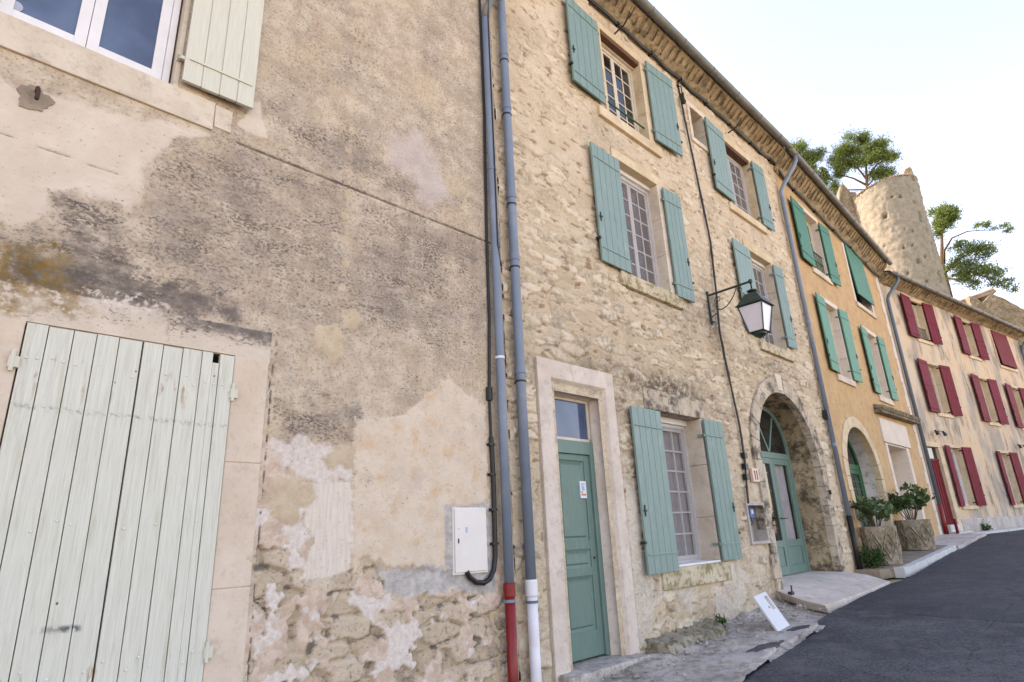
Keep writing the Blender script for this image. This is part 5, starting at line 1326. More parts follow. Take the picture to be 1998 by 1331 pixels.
def planter(x, y, z, r, h, lab):
    t_ = thing('planter', (x, y, z), lab, 'planter', 'concrete planters in front of the ochre house')
    n = 8; ph = math.pi / 8
    m = MB(); m.lathe([(r * .9, z), (r * .92, z + .04), (r, z + h - .06), (r * 1.02, z + h), (r * .86, z + h), (r * .84, z + h - .09)], x, y, n, ph)
    b_ = m.build('tub', 'planter_concrete', t_, .012)
    m = MB()
    for k in range(n):
        a0 = ph + 2 * math.pi * k / n; a1 = a0 + 2 * math.pi / n
        def pt(u, v):
            rr = r * (.92 + .08 * v) + .012
            p0 = Vector((x + rr * math.cos(a0), y + rr * math.sin(a0), 0)); p1 = Vector((x + rr * math.cos(a1), y + rr * math.sin(a1), 0)); pp = p0.lerp(p1, u); pp.z = z + .06 + (h - .16) * v; return tuple(pp)
        for (a_, b_2) in (((.5, .02), (.96, .5)), ((.96, .5), (.5, .98)), ((.5, .98), (.04, .5)), ((.04, .5), (.5, .02)), ((.5, .28), (.76, .5)), ((.76, .5), (.5, .72)), ((.5, .72), (.24, .5)), ((.24, .5), (.5, .28))): m.tube([pt(*a_), pt(*b_2)], .016, 4)
    m.build('diamond_relief', 'planter_concrete', b_)
    MB().lathe([(r * .84, z + h - .12), (r * .6, z + h - .09), (.02, z + h - .07)], x, y, n, ph).build('soil', 'soil', t_)
    return t_
def leaf_cloud(centers, n, size, aspect=2.2, sd=1, up=.3, tone=None, ragged=.12):
    """n separate little leaves spread through ellipsoid clumps: verts, faces, tone"""
    r_ = np.random.default_rng(sd); C_ = np.array([c[:3] for c in centers]); Rr = np.array([c[3:6] for c in centers])
    w = (Rr[:, 0] * Rr[:, 1] * Rr[:, 2]) ** .67; k = r_.choice(len(C_), n, p=w / w.sum())
    d = r_.normal(size=(n, 3)); d /= np.linalg.norm(d, axis=1)[:, None]; rad = r_.random(n) ** .45
    wob = 1 + .35 * np.sin(d[:, 0] * 5 + k) * np.sin(d[:, 1] * 4 + k * 2) + .2 * np.sin(d[:, 2] * 7 + k)
    P = C_[k] + d * (rad * wob * (1 + ragged * r_.normal(size=n)))[:, None] * Rr[k]
    dirn = d * .8 + r_.normal(size=(n, 3)) * .7 + np.array([0, 0, up]); dirn /= np.linalg.norm(dirn, axis=1)[:, None]
    sd_ = np.cross(dirn, r_.normal(size=(n, 3))); sd_ /= np.linalg.norm(sd_, axis=1)[:, None]
    s = size * (.6 + .8 * r_.random(n))[:, None]
    v = np.stack([P - dirn * s * .5, P + sd_ * s / aspect * .5, P + dirn * s * .5, P - sd_ * s / aspect * .5], 1).reshape(-1, 3)
    F = np.arange(4 * n).reshape(n, 4)
    tn = np.clip(r_.normal(.45, .22, n) if tone is None else tone(P, r_), 0, 1)
    T = np.repeat(tn, 4); A_ = np.stack([T, T, T, np.ones_like(T)], -1)
    return v, F, A_
def plant(x, y, z, h, w, n, lab, sd, name='shrub', size=.07, cat='shrub', group=None):
    t_ = thing(name, (x, y, z), lab, cat, group); r_ = random.Random(sd)
    m = MB(); cl = []
    for k in range(11):
        a_ = 2 * math.pi * k / 11 + r_.uniform(-.3, .3); rr = w * r_.uniform(.35, 1.0); hh = h * r_.uniform(.5, 1.0)
        tip = (x + rr * math.cos(a_), y + rr * math.sin(a_), z + hh)
        m.tube([(x + .04 * math.cos(a_), y + .04 * math.sin(a_), z - .08), (x + rr * .45 * math.cos(a_), y + rr * .45 * math.sin(a_), z + hh * .55), tip], [.014, .01, .005], 5)
        cl.append(tip + (w * .3, w * .3, h * .2)); cl.append((x + rr * .6 * math.cos(a_), y + rr * .6 * math.sin(a_), z + hh * .8, w * .22, w * .22, h * .14))
    m.build('stem', 'twig', t_)
    v, F, A_ = leaf_cloud(cl, n, size, 2.0, sd)
    np_mesh('foliage', v - np.array([x, y, z]), F, {'leaf_tone': A_}, 'shrub_leaf', t_, smooth=False)
    return t_
P1 = (15.02, -.3); P2 = (17.85, -.32)
planter(P1[0], P1[1], gz(P1[0]) + .07, .37, .76, 'octagonal concrete planter with diamond relief beside the black pipe foot')
planter(P2[0], P2[1], gz(P2[0]) + .07, .38, .7, 'lichen stained octagonal concrete planter with diamond relief by the shop doorway')
plant(P1[0], P1[1], gz(P1[0]) + .78, .62, .62, 620, 'loose green shrub growing in the concrete planter beside the arched green door', 5, size=.12, group='shrubs in the planters')
plant(P2[0], P2[1], gz(P2[0]) + .74, .74, .62, 720, 'bushy green shrub growing in the planter by the shop doorway', 8, size=.125, group='shrubs in the planters')
def weed(x, y, z, h, w, n, lab, sd, size=.05):
    cl = [(x + w * .5 * math.cos(k * 2.4) * (k % 3) / 2, y + w * .3 * math.sin(k * 2.4), z + h * (.25 + .12 * (k % 4)), w * .4, w * .3, h * .3) for k in range(6)]
    v, F, A_ = leaf_cloud(cl, n, size, 2.4, sd, .8)
    o = np_mesh('weed', v - np.array([x, y, z]), F, {'leaf_tone': A_}, 'weed_leaf', None, smooth=False); o.location = (x, y, z)
    tag(o, lab, 'weed', 'weeds along the wall foot')
weed(14.45, -.26, gz(14.4) + .07, .5, .45, 1100, 'dark green weed at the foot of the nearer planter', 3, .06)
weed(8.02, -.2, gz(8) + .05, .2, .14, 160, 'small green weed at the wall foot by the leaning white panel', 4, .045)
p_ = q(3.0, -.16, -.53); weed(p_[0], p_[1], -.53, .4, .3, 260, 'green weed at the grey plinth of the burgundy shuttered house', 6, .07)
p_ = q(8.6, -.2, -.5); weed(p_[0], p_[1], -.5, .3, .3, 160, 'far weed at the plinth near the end of the burgundy shuttered house', 7, .07)
# ================================================================== THE STREET
def zgrid(name, xs, ys, dz, mat, amp=0.0, sd=5, yfun=None):
    X, Y = np.meshgrid(xs, ys); Z = np.interp(X, GX, GZ) + dz + (amp * fbm(X * .8, Y * .8, 4, sd) if amp else 0)
    if yfun is not None: Y = yfun(X, Y)
    V = np.stack([X, Y, Z], -1).reshape(-1, 3); ny, nx = X.shape; I = np.arange(nx * ny).reshape(ny, nx)
    F = np.stack([I[:-1, :-1], I[:-1, 1:], I[1:, 1:], I[1:, :-1]], -1).reshape(-1, 4)
    return np_mesh(name, V, F, None, mat)
gxs = np.unique(np.concatenate([np.linspace(-60, -5, 12), np.linspace(-5, 40, 91), np.linspace(40, 900, 40)]))
X, Y = np.meshgrid(gxs, np.concatenate([np.linspace(-700, -30, 20), np.linspace(-29, 9, 20), np.linspace(10, 90, 60), np.linspace(100, 700, 15)]))
Z = np.interp(X, GX, GZ) - .14  # kept level opposite the houses, shaped to bounce light onto them
hillm = sstep(9, 24, Y + (X - 30) * .28) * sstep(34, 44, X + Y * .35)
Z = Z + hillm * 9 + 6 * sstep(30, 120, Y)
V = np.stack([X, Y, Z], -1).reshape(-1, 3); I = np.arange(X.size).reshape(X.shape)
g = np_mesh('ground', V, np.stack([I[:-1, :-1], I[:-1, 1:], I[1:, 1:], I[1:, :-1]], -1).reshape(-1, 4), None, 'pale_bounce_ground'); struct(g)
# asphalt road: its ragged edge follows the row of houses
def edge(x): return np.interp(x, [-60, 0, 5, 6.05, 6.9, 8.0, 8.7, 9.2, 9.7, 10.8, 12.9, 13.3, 14.2, 18.4, 19, 22, 23, 29, 37, 60, 120], [-1.6, -1.6, -1.45, -1.3, -1.22, -1.16, -1.14, -1.0, -.95, -.95, -.93, -1.0, -1.0, -.9, -1.0, -.92, -.6, -1.35, -2.7, -6.5, -18])
rx = np.unique(np.concatenate([np.linspace(-60, 4, 33), np.arange(4, 24, .08), np.linspace(24, 120, 97)])); rt = np.concatenate([[0, .012, .03, .06], np.linspace(.1, 1, 26)])
X, T = np.meshgrid(rx, rt); E0 = edge(X) + .035 * fbm(X * 2.3, X * 0 + 3, 4, 9) * sstep(60, 24, X); Yr = E0 - T * 8.5
Z = np.interp(X, GX, GZ) + .004 + .02 * fbm(X * .5, Yr * .5, 3, 12) - .03 * sstep(.03, 0, T)
V = np.stack([X, Yr, Z], -1).reshape(-1, 3); I = np.arange(X.size).reshape(X.shape)
r = np_mesh('road', V, np.stack([I[:-1, :-1], I[1:, :-1], I[1:, 1:], I[:-1, 1:]], -1).reshape(-1, 4), None, 'asphalt'); struct(r)
# rough concrete apron between the wall and the road in front of the near houses
ax = np.arange(-6, 10.6, .045); at = np.linspace(0, 1, 26)
X, T = np.meshgrid(ax, at); E1 = edge(X) - .12; Ya = .05 + (E1 - .05) * T
Z = np.interp(X, GX, GZ) - .008 + .035 * (1 - T) + .03 * fbm(X * 2.2, Ya * 2.2, 5, 31) + .012 * fbm(X * 9, Ya * 9, 3, 34) + .035 * sstep(.08, .14, fbm(X * 1.3, Ya * 1.6, 4, 33)) - .13 * sstep(8.7, 9.5, X) * T
V = np.stack([X, Ya, Z], -1).reshape(-1, 3); I = np.arange(X.size).reshape(X.shape)
a = np_mesh('pavement', V, np.stack([I[:-1, :-1], I[1:, :-1], I[1:, 1:], I[:-1, 1:]], -1).reshape(-1, 4), None, 'apron_concrete'); struct(a)
# smooth cement channel with two asphalt patches let in
m = MB(); cx_ = np.linspace(6.6, 8.75, 24)
poly = [(x, float(edge(x)) - .02 + .02 * math.sin(x * 7), gz(x)) for x in cx_] + [(x, float(edge(x)) + .3 + .02 * math.sin(x * 5), gz(x)) for x in cx_[::-1]]
n = len(cx_); vs = [(p[0], p[1], p[2] + .035) for p in poly]; fs = [(k, k + 1, 2 * n - 2 - k, 2 * n - 1 - k) for k in range(n - 1)]
o = m.add(vs, fs); vs2 = [(p[0], p[1], p[2] - .05) for p in poly]; m.add(vs + vs2, [(k, (k + 1) % (2 * n), (k + 1) % (2 * n) + 2 * n, k + 2 * n) for k in range(2 * n)])
c = m.build('gutter_channel', 'cement_grey'); struct(c)
def infill(cx, cy, a, b, lab):
    n = 20; ps = [(cx + a * math.cos(2 * math.pi * k / n) * (1 + .16 * math.sin(2.1 * k + cx)), cy - .05 * math.cos(2 * math.pi * k / n) + b * math.sin(2 * math.pi * k / n) * (1 + .2 * math.sin(1.7 * k))) for k in range(n)]
    m = MB(); m.sheetz([(p[0], p[1], gz(p[0])) for p in ps], .02, .039); o = m.build('road_patch', 'asphalt', None); struct(o)
infill(7.33, -1.1, .33, .085, 'larger dark asphalt patch set in the cement channel along the road')
infill(8.4, -1.06, .2, .075, 'smaller dark asphalt patch set in the cement channel below the leaning white panel')
# grit and crumbs of plaster fallen along the wall foot
r_ = np.random.default_rng(4); vs = []; fs = []
for k in range(420):
    x = r_.uniform(4.9, 10.0); y = -.05 - abs(r_.normal(0, .4)); s_ = r_.uniform(.006, .03) * (1 if r_.random() < .9 else 1.8)
    if y < -1.05: continue
    z = gz(x) + .03 + .01 * r_.random(); o_ = len(vs)
    vs += [(x + s_ * r_.uniform(.6, 1.2) * dx, y + s_ * r_.uniform(.6, 1.2) * dy, z + s_ * dz * .7) for dx, dy, dz in ((1, 0, 0), (0, 1, 0), (-1, 0, 0), (0, -1, 0), (.2, .1, 1), (0, 0, -1))]
    fs += [(o_ + i, o_ + (i + 1) % 4, o_ + 4) for i in range(4)] + [(o_ + (i + 1) % 4, o_ + i, o_ + 5) for i in range(4)]
gr_ = MB().add(vs, fs).build('gravel', 'apron_concrete', None); gr_['kind'] = 'stuff'
# mossy stone ledge along the wall foot
m = MB()
X_ = np.linspace(6.55, 8.0, 30)
vs = []; 
for k, x in enumerate(X_):
    y1 = -.32 - .1 * math.sin(k * .35) * (k / 30) - .06 * math.sin(k * 1.7) * .3; zt = gz(x) + .12 + .018 * math.sin(k * .9) + .02 * math.sin(k * 2.3); z0 = gz(x) - .1
    vs += [(x, .05, zt + .04), (x, y1 + .05, zt), (x, y1, zt - .05), (x, y1 - .02, z0), (x, .05, z0)]
fs = [(k * 5 + j, k * 5 + (j + 1) % 5, (k + 1) * 5 + (j + 1) % 5, (k + 1) * 5 + j) for k in range(29) for j in range(5)] + [(0, 1, 2, 3, 4), tuple(145 + j for j in (4, 3, 2, 1, 0))]
l = m.add(vs, fs).build('stone_ledge', 'ledge_stone', None, .02); tag(l, 'low mossy stone ledge along the wall foot under the lower window', 'ledge')
# thick entrance slab of the arch, hollow at its near edge
top = [(10.3, .0, -.985), (10.46, .72, -.885), (13.3, .72, -.872), (13.35, -.03, -.9), (13.2, -.5, -.95), (12.9, -.93, -1.035), (11.6, -.93, -1.085), (10.6, -.9, -1.115), (9.92, -.86, -1.135), (9.98, -.5, -1.075)]
m = MB(); n = len(top); vs = [p for p in top] + [(x + (.1 if x < 10.5 else 0), y, z - .13) for x, y, z in top]
c_ = (11.8, -.1, -.95); vs += [c_, (11.8, -.1, -1.15)]
m.add(vs, [(i, (i + 1) % n, 2 * n) for i in range(n)] + [((i + 1) % n + n, i + n, 2 * n + 1) for i in range(n)] + [((i + 1) % n, i, i + n, (i + 1) % n + n) for i in range(n)])
s = m.build('entrance_slab', 'concrete', None, .012); tag(s, 'cracked concrete ramp slab in front of the arched glazed door', 'slab')
# small iron boot scraper on the slab
m = MB(); m.box(10.16, 10.26, -.3, -.24, -1.05, -.99).tube([(10.25, -.27, -1.0), (10.26, -.27, -.9)], .012, 6); b = m.build('iron_stub', 'dark_iron'); tag(b, 'short black iron stub standing at the near corner of the entrance slab', 'stub')
# pavement of the ochre house with a whitened kerb
px = np.linspace(14.02, 18.7, 30); poly = [(x, float(np.interp(x, [14, 14.5, 18.7], [-.55, -.78, -.78])), gz(x)) for x in px] + [(x, .6, gz(x)) for x in px[::-1]]
n = len(px)
def strip(name, lo, hi, zt, zb, mat, ends=True):
    m = MB(); vs = []
    for x, a_, b_ in zip(px, lo, hi): vs += [(x, a_, gz(x) + zb), (x, a_, gz(x) + zt), (x, b_, gz(x) + zt), (x, b_, gz(x) + zb)]
    fs = [(4 * k + j, 4 * k + (j + 1) % 4, 4 * k + 4 + (j + 1) % 4, 4 * k + 4 + j) for k in range(len(px) - 1) for j in range(4)] + [(0, 1, 2, 3), tuple(4 * (len(px) - 1) + j for j in (3, 2, 1, 0))]
    return m.add(vs, fs).build(name, mat, None, .01)
y_in = np.interp(px, [14, 14.5, 18.7], [-.45, -.72, -.76])
struct(strip('pavement', y_in, y_in * 0 + 1.05, .075, -.1, 'brown_pavement'))
px0 = px; px = np.linspace(14.35, 18.6, 40)
y_in = np.interp(px, [14, 14.5, 18.7], [-.45, -.724, -.764]) ; struct(strip('kerb', y_in - .17 - .012 * np.sin(px * 9), y_in - .002, .085, -.1, 'kerb_paint'))
px = np.linspace(18.75, 22.4, 14); struct(strip('pavement', px * 0 - .95 - .03 * np.sin(px * 4), px * 0 + .4, .05, -.1, 'cement_grey'))
px = np.linspace(22.6, 34, 20); yy = np.interp(px, [22.6, 36], [-.35, -2.35]); struct(strip('kerb', yy - .28, yy + .1, .05, -.1, 'kerb_paint'))

# ================================================================== TOWER, RUINS AND PINES ON THE ROCK
def rubble_attr(me_obj): pass
TX, TY, TR, TB = 59.1, 5.6, 2.62, 2.0
tower = empty('stone_tower', (TX, TY, TB), 0, 'round rubble stone tower with a tiled lean-to roof above the roofs', 'tower')
dirv = Vector((TX, TY + 4.6, 0)).normalized(); rt_ = Vector((dirv.y, -dirv.x, 0))     # horizontal: to the right as seen from the street
na, nz = 160, 150
A_ = np.linspace(0, 2 * np.pi, na + 1)[:-1]
tz = lambda x, y: 28.4 + .35 * ((x * rt_.x + y * rt_.y) / TR)
verts = []
S = np.linspace(0, 1, nz)
AA, SS = np.meshgrid(A_, S)
xx = np.cos(AA); yy = np.sin(AA)
topz = tz(xx * TR, yy * TR)
ZZ = TB + (topz - TB) * SS
arc = AA * TR
sd, r_, q_ = stones(arc, ZZ, .42, .24, 71); e0 = sstep(.02, .25, sd)
hh = .07 * fbm(arc * .7, ZZ * .7, 4, 72) + .05 * fbm(arc * 3, ZZ * 3, 4, 73) + e0 * .09 * r_
# putlog holes and loopholes
holes_ = []
def at_view(u, z): # u: -1 left limb .. 1 right limb
    th = math.asin(max(-1, min(1, u))); base = math.atan2(-dirv.y, -dirv.x); return base + th, z
for u, z, w, h_ in ((-.12, 25.1, .3, .34), (.42, 26.6, .2, .2), (.2, 26.7, .12, .12), (.74, 26.0, .2, .2), (.8, 24.6, .26, .8), (.88, 23.3, .26, .4), (.9, 22.0, .2, .3), (.4, 22.0, .16, .18), (.5, 23.2, .14, .14), (.3, 23.6, .14, .14), (.62, 20.8, .14, .16), (.45, 20.4, .26, .26), (.15, 21.9, .12, .16), (.86, 19.0, .3, .9), (.5, 18.6, .14, .2), (-.35, 22.5, .12, .12), (.05, 19.5, .12, .12), (-.5, 26.2, .12, .12), (.1, 27.3, .12, .12)):
    th, zc = at_view(u, z); da = np.abs(np.mod(AA - th + np.pi, 2 * np.pi) - np.pi) * TR
    hh = hh - .45 * sstep(w * .62, w * .42, da) * sstep(h_ * .62, h_ * .45, np.abs(ZZ - zc))
RR = TR + hh - .02 * (ZZ - 20) * .0
V = np.stack([xx * RR, yy * RR, ZZ - TB], -1).reshape(-1, 3)
I = np.arange(na * nz).reshape(nz, na); J = np.roll(I, -1, axis=1)
np_mesh('tower_wall', V, np.stack([I[:-1], J[:-1], J[1:], I[1:]], -1).reshape(-1, 4), None, 'tower_stone', tower)
# tiled roof: overhanging ring of half-round tiles and a low cone
m = MB(); nt = 64
for k in range(nt):
    a_ = 2 * math.pi * k / nt; c_, s_ = math.cos(a_), math.sin(a_); z = tz(c_ * TR, s_ * TR)
    m.tube([(TX + c_ * (TR + .1), TY + s_ * (TR + .1), z + .02), (TX + c_ * TR * .3, TY + s_ * TR * .3, z + .55)], [.09, .04], 6)
m.build('roof', 'clay_tile', tower)
vs = [(TX + math.cos(a_) * (TR + .12), TY + math.sin(a_) * (TR + .12), tz(math.cos(a_) * TR, math.sin(a_) * TR)) for a_ in A_[::4]]; n = len(vs)
MB().add(vs + [(TX, TY, 29.3)], [(i, (i + 1) % n, n) for i in range(n)]).build('roof_deck', 'clay_tile', tower)
# broken stub of wall standing on the right side of the top
c0 = Vector((TX, TY, 0)) + rt_ * 2.0 - dirv * .9; m = MB(); pts = [(-.45, 28.4), (.5, 28.2), (.5, 28.9), (.46, 29.5), (.3, 29.6), (.0, 29.5), (-.12, 29.3), (-.2, 29.1), (-.4, 28.95)]
xfm = Matrix.Translation((c0.x, c0.y, 0)) @ Matrix.Rotation(math.atan2(rt_.y, rt_.x), 4, 'Z')
MB(xfm).prism(pts, -.4, .4).build('wall_stub', 'ruin_stone', tower, .05)
def rough_block(name, poly, depth, loc, yaw, lab, cat, mat='ruin_stone', cell=.22, holes=(), group=None, rough=.08):
    """a broken wall: outline with real thickness and a stony relief on its faces"""
    P = np.array(poly); lo, hi = P.min(0), P.max(0)
    nx = int((hi[0] - lo[0]) / cell) + 2; nz_ = int((hi[1] - lo[1]) / cell) + 2
    X, Z = np.meshgrid(np.linspace(lo[0], hi[0], nx), np.linspace(lo[1], hi[1], nz_))
    top = np.interp(X[0], [p[0] for p in poly if p[1] > lo[1] + .01], [p[1] for p in poly if p[1] > lo[1] + .01])
    top = top + .18 * fbm(X[0] * 1.3, X[0] * 0, 3, 77)
    Zr = lo[1] + (top[None, :] - lo[1]) * np.linspace(0, 1, nz_)[:, None]
    sd, r, q = stones(X, Zr, .5, .26, 83); h = sstep(.02, .25, sd) * rough * (.5 + r) + .1 * fbm(X * .6, Zr * .6, 3, 84)
    for (a, b, c, d) in holes: h = np.where((X > a) & (X < b) & (Zr > c) & (Zr < d), -.5, h)
    Vf = np.stack([X, -h, Zr], -1).reshape(-1, 3); Vb = np.stack([X, depth + h, Zr], -1).reshape(-1, 3)
    I = np.arange(X.size).reshape(X.shape); N0 = X.size
    F = [np.stack([I[:-1, :-1], I[:-1, 1:], I[1:, 1:], I[1:, :-1]], -1).reshape(-1, 4), np.stack([I[:-1, :-1], I[1:, :-1], I[1:, 1:], I[:-1, 1:]], -1).reshape(-1, 4) + N0]
    t = I[-1]; F.append(np.stack([t[:-1], t[1:], t[1:] + N0, t[:-1] + N0], -1)); 
    for e in (I[:, 0], I[:, -1]): F.append(np.stack([e[:-1], e[1:], e[1:] + N0, e[:-1] + N0], -1))
    o = np_mesh(name, np.concatenate([Vf, Vb]), np.concatenate(F), None, mat, None, smooth=False)
    o.location = loc; o.rotation_euler = (0, 0, yaw); tag(o, lab, cat, group); return o
facing = math.atan2(rt_.y, rt_.x)
def ptv(az, dist): return Vector((dist * math.sin(R(az)), -4.6 + dist * math.cos(R(az)), 0))
c0 = ptv(76.6, 58.5)
rough_block('ruined_wall', [(-2.2, 0), (-2.0, 21.5), (-1.3, 23.0), (-.5, 24.2), (0, 25.4), (.35, 27.0), (.6, 27.9), (.95, 28.1), (1.2, 27.0), (1.7, 26.9), (1.7, 0)], 1.4, (c0.x, c0.y, 2), facing + R(20), 'broken stone wall with a window hole joined to the left side of the round tower', 'wall', holes=((.7, 1.2, 21.4, 22.6),))
c0 = ptv(86.4, 52)
rough_block('ruined_wall', [(-2.6, 0), (-2.5, 12.6), (-1.9, 12.0), (-1.2, 12.5), (-.5, 12.1), (.3, 11.2), (1.1, 10.9), (2.2, 10.2), (3.6, 9.7), (4.8, 9.2), (4.8, 0)], 1.5, (c0.x, c0.y, 2), facing + R(22), 'dark ruined stone wall sloping down at the far end of the roofs', 'wall')
# small old house with a sunlit tiled roof beside the tower
hb = ptv(83.7, 52); old = empty('ruined_house', (hb.x, hb.y, 4), math.degrees(facing) + 20, 'small old stone house with a sunlit tiled roof between the tower and the ruined wall', 'house', frame=(0, 0, 4))
MB().prism([(-1.7, 4), (1.5, 4), (1.5, 13.9), (1.0, 14.7), (-1.7, 14.1)], 0, 5).build('wall', 'ruin_stone', old)
MB().box(.55, 1.1, -.03, .2, 13.6, 14.15).build('dark_window_block', 'room_shade_paint', old)  # dark block on the solid wall, painted for a shaded window opening
m = MB()
for k in range(26):
    t = k / 25; m.tube([(-2.2, -.5 + 5.6 * t, 14.05), (1.5, -.5 + 5.6 * t, 15.05)], .1, 6)
m.add([(-2.3, -.55, 14.0), (1.6, -.55, 15.0), (1.6, 5.2, 15.0), (-2.3, 5.2, 14.0), (-2.3, -.55, 13.8), (1.6, -.55, 14.8), (1.6, 5.2, 14.8), (-2.3, 5.2, 13.8)], [(0, 1, 2, 3), (7, 6, 5, 4), (0, 4, 5, 1), (1, 5, 6, 2), (2, 6, 7, 3), (3, 7, 4, 0)])
m.build('roof', 'clay_tile', old)
# ------------------------------------------------------------------ pines
def pine(loc, trunk, limbs, clumps, n, lab, sd, size=.3):
    t_ = empty('pine_tree', loc, 0, lab, 'pine tree', 'pine trees on the castle rock')
    m = MB(); m.tube(trunk[0], trunk[1], 8)
    for p_, r_ in limbs: m.tube(p_, r_, 6)
    m.build('trunk', 'bark', t_, smooth=True)
    cl = []
    rr = random.Random(sd)
    for (x, y, z, a, b, c) in clumps:
        for k in range(9):
            d = Vector((rr.gauss(0, 1), rr.gauss(0, 1), rr.gauss(0, .8))).normalized() * rr.uniform(.3, 1.0)
            s = rr.uniform(.42, .7); cl.append((x + d.x * a, y + d.y * b, z + d.z * c, a * s, b * s, c * s))
    v, F, A_ = leaf_cloud(cl, n, size, 4.2, sd, .6, None, .3)
    np_mesh('crown', v - np.array(loc), F, {'leaf_tone': A_}, 'pine_needles', t_, smooth=False)
V3 = lambda az, el, d: (lambda p: (p.x, p.y, d * math.tan(R(el))))(ptv(az, d))
def clumps_at(lst, d): 
    out = []
    for (x, y, z, r, h) in lst: out.append((x, y, z, r, r, h * 1.2))
    return out
# main umbrella pine behind the tower: positions from its distance of 75 m
b0 = (73.5, 9.9, 20)
pine(b0, ([(73.5, 9.9, 20), (73.6, 9.75, 34), (73.6, 9.6, 36.4), (73.7, 9.3, 38.4), (73.8, 9.0, 40.5)], [.3, .24, .18, .15, .08]),
     [([(73.65, 9.5, 37.2), (73.5, 10.6, 38.6), (73.3, 11.8, 39.6)], [.14, .1, .05]), ([(73.7, 9.3, 38.2), (73.9, 8.0, 39.4), (74.1, 6.9, 39.6)], [.13, .1, .05]), ([(73.7, 9.4, 38), (73.6, 10.2, 40.5), (73.5, 11, 42)], [.12, .08, .04]), ([(73.65, 9.5, 36.6), (73.4, 11.4, 37.4), (73.0, 12.6, 38.2)], [.1, .07, .04]), ([(73.65, 9.5, 37), (73.8, 8.6, 37.8)], [.1, .06])],
     clumps_at([(73.7, 9.6, 42.6, 1.7, 1.0), (73.3, 11.4, 42.0, 1.5, 1.2), (73.9, 8.0, 41.6, 1.7, 1.1), (74.1, 6.7, 39.9, 1.3, .9), (73.3, 11.7, 40.2, 1.3, .8), (73.8, 8.7, 40.0, 1.5, .8), (74.0, 7.9, 37.9, 1.25, 1.1), (73.5, 10.7, 40.6, 1.0, .7), (73.0, 12.9, 37.7, 1.2, .8), (73.0, 12.3, 36.4, 1.3, .6), (72.9, 13.4, 39.4, .0 + .9, .6), (73.8, 8.9, 43.2, 1.0, .6)], 75), 34000, 'tall umbrella pine with a dense broken crown behind the round tower', 21)
b0 = (72.3, 15.2, 20)
pine(b0, ([(72.3, 15.2, 20), (72.4, 14.8, 36), (72.4, 14.6, 41), (72.3, 14.8, 44)], [.36, .26, .16, .08]), [([(72.4, 14.6, 39), (72.8, 13.4, 41)], [.1, .05])],
     clumps_at([(72.3, 15.0, 44.4, 1.7, 1.0), (72.5, 14.2, 43.2, 1.4, .8), (72.1, 16.2, 43.9, 1.2, .8), (72.6, 13.9, 40.2, 1.2, .7), (72.4, 14.8, 41.2, 1.0, .6)], 75), 14000, 'smaller pine crown peeping over the gutter to the left of the umbrella pine', 22)
b0 = (69.7, 4.6, 12)
pine(b0, ([(69.7, 4.6, 12), (69.6, 4.2, 24), (69.6, 3.2, 28.5)], [.3, .2, .08]), [], clumps_at([(69.6, 3.0, 29.4, 1.1, .8), (69.6, 3.3, 28.0, 1.0, .8), (69.6, 2.6, 28.4, .9, .7)], 70), 8000, 'small round pine crown showing just right of the tower wall', 23)
b0 = (63.6, 5.2, 10)
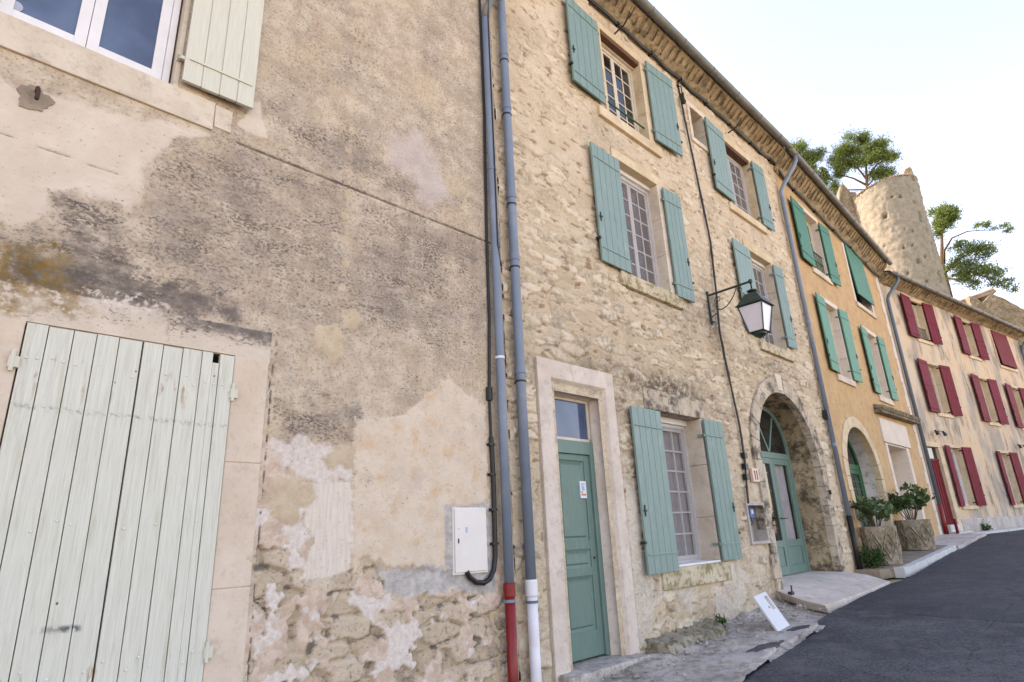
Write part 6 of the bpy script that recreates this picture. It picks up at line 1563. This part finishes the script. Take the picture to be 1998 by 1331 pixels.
pine(b0, ([(63.6, 5.2, 10), (63.6, 4.9, 17), (63.6, 3.6, 20.8), (63.7, 2.0, 22.3)], [.2, .17, .12, .06]),
     [([(63.6, 3.3, 21.8), (63.5, 3.0, 23.0), (63.6, 2.2, 24.0), (63.7, 1.0, 24.2), (63.8, 0.2, 24.0), (63.9, -.8, 23.6)], [.11, .1, .08, .06, .04, .02]), ([(63.6, 3.2, 21.2), (63.7, 2.0, 22.0), (63.7, .8, 22.3), (63.8, .0, 22.4)], [.1, .07, .04, .02]), ([(63.6, 3.3, 20.4), (63.6, 2.2, 19.8), (63.7, 1.2, 19.4)], [.1, .06, .02]), ([(63.6, 3.0, 20.6), (63.7, 1.6, 20.4), (63.8, .4, 19.4), (63.9, -.4, 18.8)], [.12, .09, .06, .03])],
     clumps_at([(63.7, 1.5, 22.6, 1.3, .8), (63.7, .4, 22.0, 1.2, .6), (63.6, 2.2, 21.3, 1.2, .8), (63.7, .9, 20.4, 1.2, .7), (63.7, 1.9, 19.6, 1.1, .6), (63.8, -.1, 18.9, 1.0, .5), (63.7, 1.2, 21.5, 1.5, .9), (63.7, .4, 19.8, 1.3, .7), (63.6, 2.6, 20.4, 1.0, .8), (63.7, 1.6, 23.2, .8, .5), (63.9, -.6, 18.2, .7, .5)], 64) + clumps_at([(63.8, -.3, 24.2, .7, .4), (63.9, -1.2, 23.7, .7, .35), (63.9, -1.6, 23.2, .5, .3), (63.8, .3, 24.5, .4, .25)], 64), 11000, 'wind bent pine with a long bare branch reaching out right of the tower', 24, .26)

# ================================================================== CAMERA, SUN AND SKY
cam = bpy.data.cameras.new('camera'); co = bpy.data.objects.new('camera', cam); COL.objects.link(co); scene.camera = co
rot = Matrix(((0.71761087, -0.18466672, -0.67151533), (-0.69494325, -0.25313963, -0.67303358), (-0.04570024, 0.94964127, -0.30998864)))
co.matrix_world = Matrix.Translation((0, -4.6, 0)) @ rot.to_4x4()
cam.sensor_width = 36; cam.lens = 36 * 1180 / 1998; cam.clip_start = .05; cam.clip_end = 3000
SUN_AZ, SUN_EL = R(-22), R(44)     # azimuth from +y, positive towards +x
sd = Vector((math.sin(SUN_AZ) * math.cos(SUN_EL), math.cos(SUN_AZ) * math.cos(SUN_EL), math.sin(SUN_EL)))
sl = bpy.data.lights.new('sun', 'SUN'); sl.energy = 2.0; sl.angle = R(.53); sl.color = (1, .97, .94)
so = bpy.data.objects.new('sun', sl); COL.objects.link(so); so.rotation_euler = (-sd).to_track_quat('-Z', 'Y').to_euler(); so.location = (0, 0, 60)
w = bpy.data.worlds.new('World'); scene.world = w; w.use_nodes = True
nt = w.node_tree; bg = nt.nodes['Background']
sky = nt.nodes.new('ShaderNodeTexSky'); sky.sky_type = 'NISHITA'; sky.sun_disc = False
sky.sun_elevation = SUN_EL; sky.sun_rotation = SUN_AZ; sky.altitude = 200; sky.air_density = 1.0; sky.dust_density = 1.1; sky.ozone_density = 1.5
nt.links.new(sky.outputs[0], bg.inputs[0]); bg.inputs[1].default_value = .15
vs_ = scene.view_settings; vs_.view_transform = 'Standard'; vs_.look = 'None'; vs_.gamma = 1.0; vs_.exposure = 2.24
vs_.use_white_balance = True; vs_.white_balance_temperature = 8900; vs_.white_balance_tint = 26
scene.cycles.max_bounces = 6; scene.cycles.diffuse_bounces = 4; scene.cycles.transparent_max_bounces = 8
scene.cycles.use_denoising = True
for o in bpy.data.objects:
    if '_o' in o: del o['_o']
